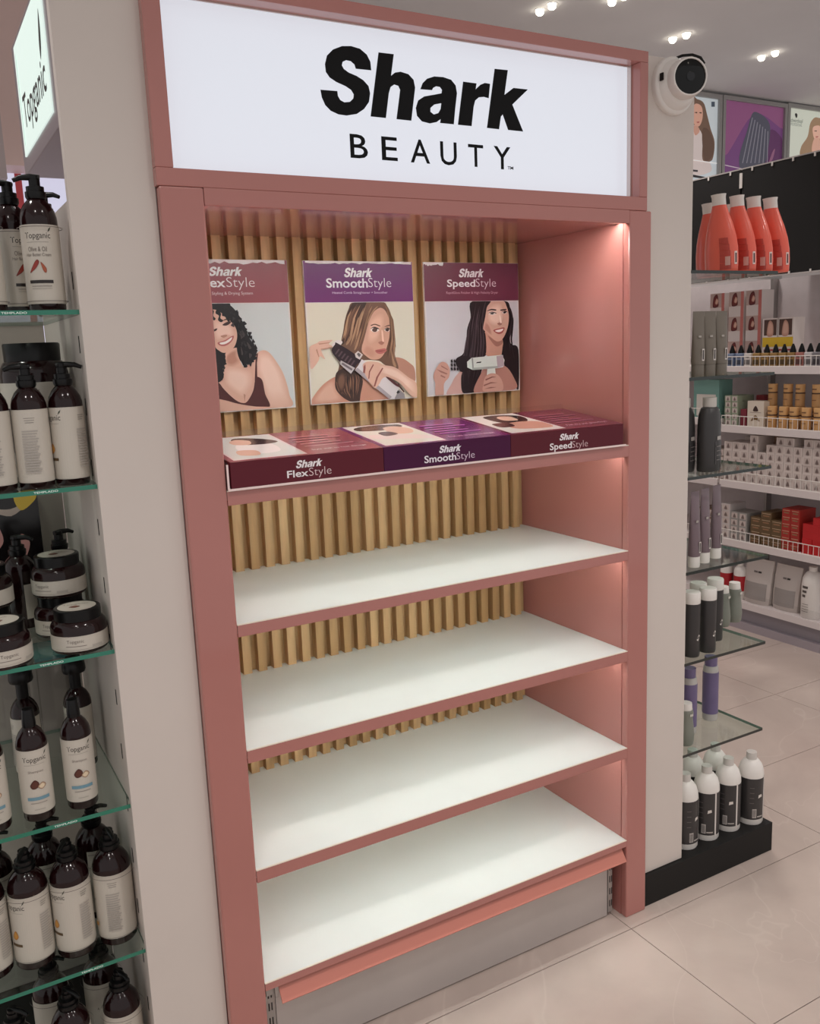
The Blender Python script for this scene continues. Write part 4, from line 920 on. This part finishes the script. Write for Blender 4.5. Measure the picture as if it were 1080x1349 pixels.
# white dye cartons, third shelf
def dye(A, w_, h_): A.rect(-w_*.36, w_*.36, h_*.12, h_*.88, (206, 192, 186)); A.fan([(-w_*.2, h_*.2), (0, h_*.8), (w_*.2, h_*.2)], (120, 104, 100), (170, 154, 148))
p0 = carton('dye_carton', 'small white hair-dye carton in the stacked wall of cartons on the gondola', 'carton', 1080, GZ[2], .050, .12, .040, (222, 210, 204), dye)
heights = [5, 5, 5, 6, 4, 5, 6, 6, 5, 6, 6, 5]; first = True
for k in range(12):
    for j in range(heights[k]):
        o = p0 if first else copy_tree(p0); first = False
        o['group'] = 'white dye cartons'; o.location = (GX+.020+(.0 if j < 5 else .006)+random.uniform(0, .004), 1.596-.0523*k, GZ[2]+.0002+.0402*j)
for k in range(3):
    o = copy_tree(p0); o.location = (GX+.17, 1.59-.058*k, GZ[2]+.0002); o.scale = (1, 1, 5.4 - .4*(k % 2)); o['label'] = 'tall pale carton behind the wall of white dye cartons'; o['group'] = 'tall pale cartons'
carton('red_carton', 'dark red carton behind the white dye cartons', 'carton', 1052, GZ[2], .085, .10, .240, (128, 46, 42), x=GX+.15)
carton('tan_carton', 'tan carton behind the white dye cartons', 'carton', 1022, GZ[2], .10, .10, .262, (168, 136, 116), x=GX+.15)
# fourth shelf: brown, grey and red cartons
def lines(A, w_, h_): A.rect(-w_*.4, w_*.4, h_*.7, h_*.78, (200, 170, 140)); A.rect(-w_*.3, w_*.3, h_*.3, h_*.5, (150, 110, 80))
def stack(px, rows, cols, w_, h_, col, label, group, art=None, x=GX+.022, z=GZ[1], drop=0):
    base = None
    for c in range(cols):
        for r in range(rows - (drop if c in (0, cols-1) else 0)):
            if base is None: base = carton(group.split(' of ')[0].replace(' ', '_').rstrip('s'), label, 'carton', px, z, w_, .12, h_, col, art, x, group); y0 = base.location.y; o = base
            else: o = copy_tree(base)
            o.location = (x+random.uniform(0, .004), y0-c*(w_+.002), z+.0002+r*(h_+.0003))
stack(955, 5, 1, .055, .036, (206, 198, 196), 'small grey-white carton in the single-width stack on the fourth gondola shelf', 'pale cartons', dye)
stack(966, 4, 2, .052, .036, (160, 156, 152), 'small grey carton beside the pale stack on the fourth gondola shelf', 'grey cartons', dye)
stack(994, 5, 3, .062, .034, (104, 82, 54), 'olive-brown carton in the brown stack on the fourth gondola shelf', 'brown cartons', lines, drop=1)
stack(1034, 6, 2, .048, .034, (172, 48, 40), 'red-and-brown carton in the narrow red stack on the fourth gondola shelf', 'narrow red cartons', lines)
stack(1062, 5, 3, .054, .036, (196, 30, 34), 'bright red carton in the wide red stack on the fourth gondola shelf', 'bright red cartons', None, drop=1)
# second shelf from top: canisters, gift box, green boxes
def canister():
    T = thing('tan_canister', 'x', 'canister')
    latho('body', [(0, 0), (.022, 0), (.022, .062), (.019, .066), (0, .066)], mat('tan_canister', (206, 158, 102), .4), T, 18); latho('lid', [(.0195, .064), (.0215, .068), (.0225, .105), (0, .106)], mat('tan_lid', (226, 178, 120), .4), T, 18)
    lb = latho('dark_ring', [(.0216, .060), (.0224, .060), (.0224, .066), (.0216, .066)], mat('brown_ring', (84, 56, 40), .5), T, 18)
    A = Art(.004); A.rect(-.012, .012, .080, .086, (130, 90, 60)); A.rect(-.012, .012, .030, .034, (150, 104, 70)); A.mesh('print', wrap_fn(.0228, math.pi), T); return T
n0_ = canister()
for k, (px, z, x) in enumerate([(p_, GZ[3], GX+.035) for p_ in (1017, 1032, 1046, 1062, 1078)] + [(p_, GZ[3]+.1065, GX+.085) for p_ in (1018, 1038, 1054, 1076)] + [(p_, GZ[3], GX+.085) for p_ in (1018, 1038, 1054, 1076)]):
    o = n0_ if k == 0 else copy_tree(n0_); o.location = (x, _gy(px, z+.05, x), z+.0002)
    o['label'] = 'tan canister in the front row on the wire-fronted gondola shelf' if k < 5 else ('tan canister stacked in the rear double row on the gondola shelf'); o['group'] = 'tan canisters front' if k < 5 else 'tan canisters rear'
def emblem(A, w_, h_): A.fan([(-w_*.16, h_*.62), (0, h_*.82), (w_*.16, h_*.62)], (60, 40, 36), (70, 50, 44)); A.fan([(-w_*.28, h_*.22), (0, h_*.46), (w_*.28, h_*.22), (0, h_*.28)], (120, 90, 50), (130, 100, 60)); A.rect(-w_*.35, w_*.35, h_*.55, h_*.57, (160, 140, 130))
carton('gift_box', 'cream box with dark emblems beside the tan canisters', 'box', 995, GZ[3], .098, .07, .128, (220, 208, 192), emblem)
carton('maroon_box', 'small maroon box between green cartons and the cream emblem box', 'box', 979, GZ[3], .035, .06, .085, (120, 36, 50))
carton('maroon_box', 'maroon box behind the cream emblem box', 'box', 1001, GZ[3], .05, .06, .150, (130, 34, 40), x=GX+.13)
stack(958, 5, 2, .040, .030, (152, 164, 140), 'small pale green carton stacked on the canister shelf', 'green cartons', dye, z=GZ[3])
# top shelf: dropper bottles, tubs with portraits
def dropper(col):
    T = thing('dropper_bottle', 'x', 'bottle')
    bm = bmesh.new(); box(bm, -.018, .018, -.021, .021, 0, .066); fin(bm, 'body', mat('drop_%d_%d_%d' % col, col, .4), T, bevel=.004)
    latho('cap', [(.015, .066), (.015, .074), (.008, .096), (.004, .106), (0, .107)], BLACK, T, 12)
    A = Art(); A.rect(-.017, .017, .010, .034, tuple(int(c*.55) for c in col)); A.rect(-.012, .012, .044, .050, (60, 50, 50)); A.mesh('print', lambda u, v, d: (-.018-d, -u, v), T); return T
cols = [(150, 60, 60), (120, 134, 160), (120, 134, 160), (214, 206, 202), (156, 122, 70), (156, 122, 70), (150, 116, 66), (156, 122, 70), (150, 116, 66), (170, 110, 100), (196, 190, 190), (120, 116, 120)]
protos = {}
names = {(150, 60, 60): 'red', (120, 134, 160): 'blue-grey', (214, 206, 202): 'white', (156, 122, 70): 'gold', (150, 116, 66): 'dark gold', (170, 110, 100): 'rosy', (196, 190, 190): 'silver', (120, 116, 120): 'grey'}
for k, c in enumerate(cols):
    px = 953+k*11.4; o = copy_tree(protos[c]) if c in protos else dropper(c); protos[c] = o
    o.location = (GX+.036, _gy(px, GZ[4]+.04, GX+.036), GZ[4]+.0002); o['label'] = names[c]+' bottle with pointed black cap on the top gondola shelf'; o['group'] = names[c]+' pointed-cap bottles'
def portrait(A, w_, h_): A.rect(-w_*.5, w_*.5, h_*.42, h_, (196, 168, 160)); A.rect(w_*.30, w_*.5, 0, h_, (206, 120, 112)); A.fan([(-w_*.3, h_*.45), (-w_*.25, h_*.85), (w_*.0, h_*.95), (w_*.1, h_*.6), (w_*.05, h_*.45)], (120, 40, 38), (90, 34, 34)); A.fan([(-w_*.15, h_*.6), (-w_*.05, h_*.8), (w_*.08, h_*.7), (0, h_*.55)], SK, SKD)
q0 = None
for (px, n) in ((944, 3), (969, 3), (992, 3)):
    for j in range(n):
        if q0 is None: q0 = carton('portrait_box', 'white box with a red-clad portrait, stacked on the top gondola shelf', 'box', px, GZ[4], .094, .09, .125, (226, 214, 210), portrait, GX+.12, 'portrait boxes'); o = q0
        else: o = copy_tree(q0)
        o.location = (GX+.12, _gy(px, GZ[4]+.2, GX+.12), GZ[4]+.0002+.1252*j)
def yellow(A, w_, h_): A.rect(-w_*.48, w_*.48, h_*.40, h_*.60, (222, 184, 50)); A.rect(-w_*.40, w_*.40, h_*.64, h_*.97, (84, 58, 48)); A.fan([(-w_*.2, h_*.64), (-w_*.15, h_*.88), (0, h_*.95), (w_*.18, h_*.86), (w_*.18, h_*.64)], SK, SKD); A.rect(-w_*.38, w_*.38, h_*.32, h_*.35, (180, 50, 60))
for px in (1014, 1034):
    T = carton('yellow_banded_box', 'white box with yellow band and portrait on the top gondola shelf', 'box', px, GZ[4], .092, .08, .232, (232, 220, 214), yellow, GX+.10, 'yellow-banded boxes')
# bottom deck: pouches and bottles
def pouch(px, w_, h_, label, x):
    y = _gy(px, GZ[0]+h_/2, x); T = thing('pouch', label, 'pouch', (x, y, GZ[0]+.0002)); bm = bmesh.new(); rings = []
    PF = ((0, .050, .92), (.08, .056, .97), (.4, .046, 1.), (.75, .026, 1.), (.94, .006, 1.), (1, .004, 1.))
    for t, dd, ww in PF:
        rings.append([bm.verts.new((dd*math.cos(2*math.pi*k/40), ww*w_/2*max(-1, min(1, 1.25*math.sin(2*math.pi*k/40))), h_*t)) for k in range(40)])
    for A_, B_ in zip(rings, rings[1:]):
        for k in range(40): bm.faces.new((A_[k], A_[(k+1) % 40], B_[(k+1) % 40], B_[k]))
    bm.faces.new(rings[0]); bm.faces.new(rings[-1]); fin(bm, 'bag', mat('pouch_film', (206, 196, 190), .3), T, smooth=True)
    def film(u, v, d):
        t = v/h_
        for (t1, d1, w1), (t2, d2, w2) in zip(PF, PF[1:]):
            if t1 <= t <= t2: f = (t-t1)/(t2-t1); dd, ww = d1+(d2-d1)*f, w1+(w2-w1)*f; break
        sn = min(.99, abs(u)/(ww*w_/2)/1.25)
        return (-dd*math.sqrt(1-sn*sn)-.0008-d, -u, v)
    A = Art(.006)
    for a, b in ((.10, .20), (.20, .30), (.30, .40), (.40, .48)): A.rect(-w_*.40, w_*.40, h_*a, h_*b, (158, 150, 146)); A.layer = 0
    A.mesh('grey_panel', film, T); A = Art(.006)
    A.rect(-w_*.12, w_*.02, h_*.70, h_*.74, (120, 112, 110)); A.rect(w_*.04, w_*.16, h_*.70, h_*.74, (60, 54, 52))
    A.mesh('logo_print', film, T)
pouch(1002, .165, .230, 'white stand-up pouch with grey panel beside the red bottles', GX+.075)
pouch(1040, .150, .225, 'white stand-up pouch with grey panel beside the tall white bottle', GX+.085)
def redb():
    T = thing('red_label_bottle', 'white bottle with red label on the bottom gondola deck', 'bottle', (0, 0, 0), 0, 'red-label bottles')
    latho('body', [(0, 0), (.032, 0), (.033, .15), (.028, .165), (.018, .175), (0, .175)], WHITE, T, 20); latho('red_label', [(.0325, .045), (.0336, .045), (.0336, .125), (.0325, .125)], mat('red_label', (176, 30, 38), .4), T, 20); latho('cap', [(.015, .173), (.016, .195), (0, .196)], WHITE, T, 16); return T
e0 = redb()
for k, px in enumerate((957, 975)):
    o = e0 if k == 0 else copy_tree(e0); o.location = (GX+.05, _gy(px, GZ[0]+.1, GX+.05), GZ[0]+.0002)
T = thing('tall_white_bottle', 'tall white bottle with dark lettering at the end of the bottom gondola deck', 'bottle', (GX+.06, _gy(1070, GZ[0]+.12, GX+.06), GZ[0]+.0002))
latho('body', [(0, 0), (.048, 0), (.050, .006), (.050, .165), (.046, .195), (.034, .220), (.020, .230), (0, .230)], WHITE, T, 26); latho('cap', [(.019, .228), (.020, .252), (0, .253)], WHITE, T, 16)
A = Art(.004)
for k in range(3): A.rect(-.022, .010-.006*k, .150-.022*k, .162-.022*k, (84, 76, 72))
for k in range(4): A.rect(-.022, .014, .070-.012*k, .073-.012*k, (150, 142, 136))
A.mesh('label_print', wrap_fn(.0502, math.pi), T)
# things in the far bay, seen past the camera pillar
carton('teal_box', 'teal box with white front in the gondola bay behind the charcoal bottles', 'box', 930, GZ[3]+.03, .17, .10, .20, (110, 150, 142), lambda A, w_, h_: A.rect(-w_*.38, w_*.38, h_*.05, h_*.62, (206, 200, 192)))
stack(925, 4, 3, .056, .040, (150, 136, 126), 'small taupe carton in the gondola bay behind the charcoal bottles', 'taupe cartons', dye, z=GZ[2])
stack(925, 3, 2, .060, .05, (120, 96, 80), 'small brown carton in the gondola bay behind the plum tubes', 'umber cartons', dye, z=GZ[1]-.01)

# ================================================================== LIGHT BOXES ON THE BACK WALL
def lightbox(label, x0, x1, z0, z1, bg, paint, em):
    T = thing('light_box', label, 'light box', ((x0+x1)/2, WY, z0)); ox, oz = (x0+x1)/2, z0
    bm = bmesh.new(); f_ = .028
    for a in ((x0-f_, x1+f_, z1, z1+f_), (x0-f_, x1+f_, z0-f_, z0), (x0-f_, x0, z0, z1), (x1, x1+f_, z0, z1)): box(bm, a[0]-ox, a[1]-ox, -.05, 0, a[2]-oz, a[3]-oz)
    fin(bm, 'frame', mat('lightbox_frame', (168, 166, 164), .4, metal=.3), T)
    A = Art(); A.rect(x0, x1, z0, z1, bg); paint(A)
    A.v = [(min(max(u, x0), x1), min(max(v, z0), z1), l) for u, v, l in A.v]
    A.mesh('backlit_print', lambda u, v, d: (u-ox, -.030-d*3, v-oz), T, printmat('backlit_%d' % int(em*100), .25, em))
    return T
YW = WY-.03
cW = lambda p: (lambda q: (q.x, q.z))(bp(900+p[0]/6, 100+p[1]/6, 'y', YW))
def wp(A, pts, col, sm=True): A.poly([cW(p) for p in pts], col, sm)
X = lambda v, y=400: cW((v, y))[0]
ztop = cW((180, 175))[1]; zlow = ztop-.80
def lb1(A):
    wp(A, [(60,200),(110,185),(160,215),(185,300),(215,420),(245,520),(235,640),(200,680),(60,700)], (110, 86, 72))
    wp(A, [(70,420),(110,410),(150,480),(150,660),(210,690),(210,760),(60,760)], (206, 192, 188))
    wp(A, [(150,420),(200,430),(240,540),(225,640),(170,670),(150,560)], (96, 74, 62))
    wp(A, [(80,240),(110,220),(145,250),(150,330),(130,390),(100,400),(78,360)], (206, 158, 138)); wp(A, [(85,290),(105,286),(105,296)], (80, 56, 50)); wp(A, [(120,290),(140,288),(138,298)], (80, 56, 50)); wp(A, [(100,365),(125,362),(115,374)], (170, 96, 92)); wp(A, [(75,400),(110,400),(125,440),(90,470)], (196, 148, 130))
    wp(A, [(218,205),(245,205),(245,245),(218,245)], (70, 80, 92), False); wp(A, [(60,660),(270,690),(270,696),(60,668)], (236, 232, 230), False)
    wp(A, [(60,740),(110,745),(110,760),(60,756)], (60, 56, 58), False); wp(A, [(66,780),(170,800),(170,816),(66,800)], (40, 36, 38), False)
lightbox('light box of a long-haired woman in a pale top, nearest the security camera', X(-200), X(268), zlow, ztop, (196, 204, 208), lb1, .42)
def lb2(A):
    wp(A, [(315,190),(790,250),(790,420),(560,300),(315,640)], (146, 88, 130))
    wp(A, [(680,430),(790,520),(790,690),(620,720)], (98, 56, 98))
    wp(A, [(560,285),(620,310),(670,360),(685,430),(670,560),(625,720),(470,760),(440,640),(500,440),(530,330)], (84, 84, 98))
    for k in range(7): wp(A, [(540+k*20,330+k*18),(548+k*20,330+k*18),(470+k*32,690),(462+k*32,690)], (134, 132, 144), False)
    wp(A, [(315,700),(470,735),(470,742),(315,708)], (206, 190, 200), False); wp(A, [(700,600),(720,580),(700,660),(670,690)], (150, 100, 130))
lightbox('purple light box picturing a grey bristled brush', X(318), X(785), cW((550, 220))[1]-.80, cW((550, 222))[1], (120, 74, 126), lb2, .30)
def lb3(A):
    wp(A, [(930,640),(930,560),(980,480),(1000,380),(1030,335),(1060,330),(1110,360),(1140,500),(1180,640),(1060,660)], (150, 122, 96))
    wp(A, [(1020,420),(1040,395),(1080,400),(1085,470),(1060,520),(1030,490)], (214, 170, 150)); wp(A, [(1030,500),(1075,500),(1080,600),(1015,600)], (206, 160, 140)); wp(A, [(1030,436),(1050,432),(1050,440)], (90, 66, 58)); wp(A, [(1040,480),(1065,478),(1052,488)], (170, 96, 92))
    wp(A, [(880,300),(890,296),(898,306),(896,328),(888,332),(882,318)], (30, 30, 30)); x0, z0 = cW((840, 372)); x1, z1 = cW((942, 345)); A.text('schwarzkopf', x0, x1, z0, z1, (90, 96, 90)); x0, z0 = cW((845, 392)); x1, z1 = cW((935, 380)); A.text('PROFESSIONAL', x0, x1, z0, z1, (130, 134, 128))
lightbox('pale green-white light box of a blonde woman with a small black emblem', X(828), X(1400), cW((950, 270))[1]-.80, cW((950, 268))[1], (200, 204, 190), lb3, .50)

# background seen past the bottle bay on the left
def bgp(px, py): q = bp(px, py, 'y', WY-.02); return q
q0_, q1_ = bgp(-60, 300), bgp(100, 233)
T = thing('lit_panel', 'bright lilac-white panel with a red stripe on the back wall beyond the bottles', 'panel', (0, WY, 0))
a = (bgp(-60, 300).x, bgp(140, 300).x, 1.55, min(bgp(60, 225).z, bgp(20, 228).z)-.002)
bm = bmesh.new(); box(bm, a[0], a[1], -.02, 0, a[2], a[3]); fin(bm, 'panel_face', emit('lilac_light', (214, 214, 236), .75), T)
rx = (bgp(22, 260).x, bgp(31, 260).x); bm = bmesh.new(); box(bm, rx[0], rx[1], -.024, -.02, a[2], a[3]); fin(bm, 'red_stripe', mat('red_stripe', (214, 84, 92), .5), T)
pk0 = bp(3, 120, 'y', WY-.3); pk1 = bp(30, 120, 'y', WY-.3)
T = bxo('fascia_panel', pk0.x-.03, pk0.x+.30, WY-.2, WY-.001, bgp(20, 228).z, CZ-.001, mat('rosy_fascia', (222, 196, 190), .6)); tag(T, 'rosy beige fascia high on the back wall beyond the bottle bay', 'fascia')
g0p = bp(-60, 235, 'y', 1.9); g1p = bp(10, 235, 'y', 1.9)
T = bxo('hanging_fascia', g0p.x, g1p.x, 1.9, 1.96, g1p.z, CZ-.001, mat('grey_fascia', (188, 176, 176), .5)); tag(T, 'grey hanging fascia panel behind the lit side sign', 'fascia')

# ================================================================== CEILING SPOTS
LENS = emit('spot_lens', (255, 246, 226), 9.0)
def downlight(x, y, watts=LAMP_W, off=''):
    T = thing('ceiling_spot'+off, 'small recessed ceiling spotlight in a row of paired spots', 'spotlight', (x, y, CZ), 0, 'paired ceiling spots')
    latho('trim_ring', [(.025, -.003), (.030, -.002), (.030, 0), (.022, 0)], mat('spot_trim', (226, 225, 226), .6), T, 20)
    latho('lamp'+off, [(0, -.028), (.012, -.026), (.019, -.019), (.021, -.010), (.021, -.001), (0, -.001)], LENS, T, 18)
    ld_ = bpy.data.lights.new('spot_light'+off, 'SPOT'); ld_.energy = watts; ld_.spot_size = math.radians(118); ld_.spot_blend = .8; ld_.color = (1, .945, .91); ld_.shadow_soft_size = .05
    lo = bpy.data.objects.new('spot_light'+off, ld_); C.objects.link(lo); lo.parent = T; lo.location = (0, 0, -.05)
    return T
for px, py in ((711, 13), (727, 5), (886, 50), (904, 44), (1003, 74), (1021, 68), (806, 0), (822, -8)):
    p = bp(px, py, 'z', CZ); downlight(p.x, p.y, off='_offscreen' if py < 0 else '')
for x, y in ((-.9, -1.3), (.5, -1.3), (1.9, -1.3), (3.0, -1.0), (-.9, -2.3), (1.2, -2.3), (2.4, .2), (-.9, .4), (5.2, 1.6), (.4, 2.0)):
    downlight(x, y, off='_offscreen'); downlight(x, y-.10, off='_offscreen')
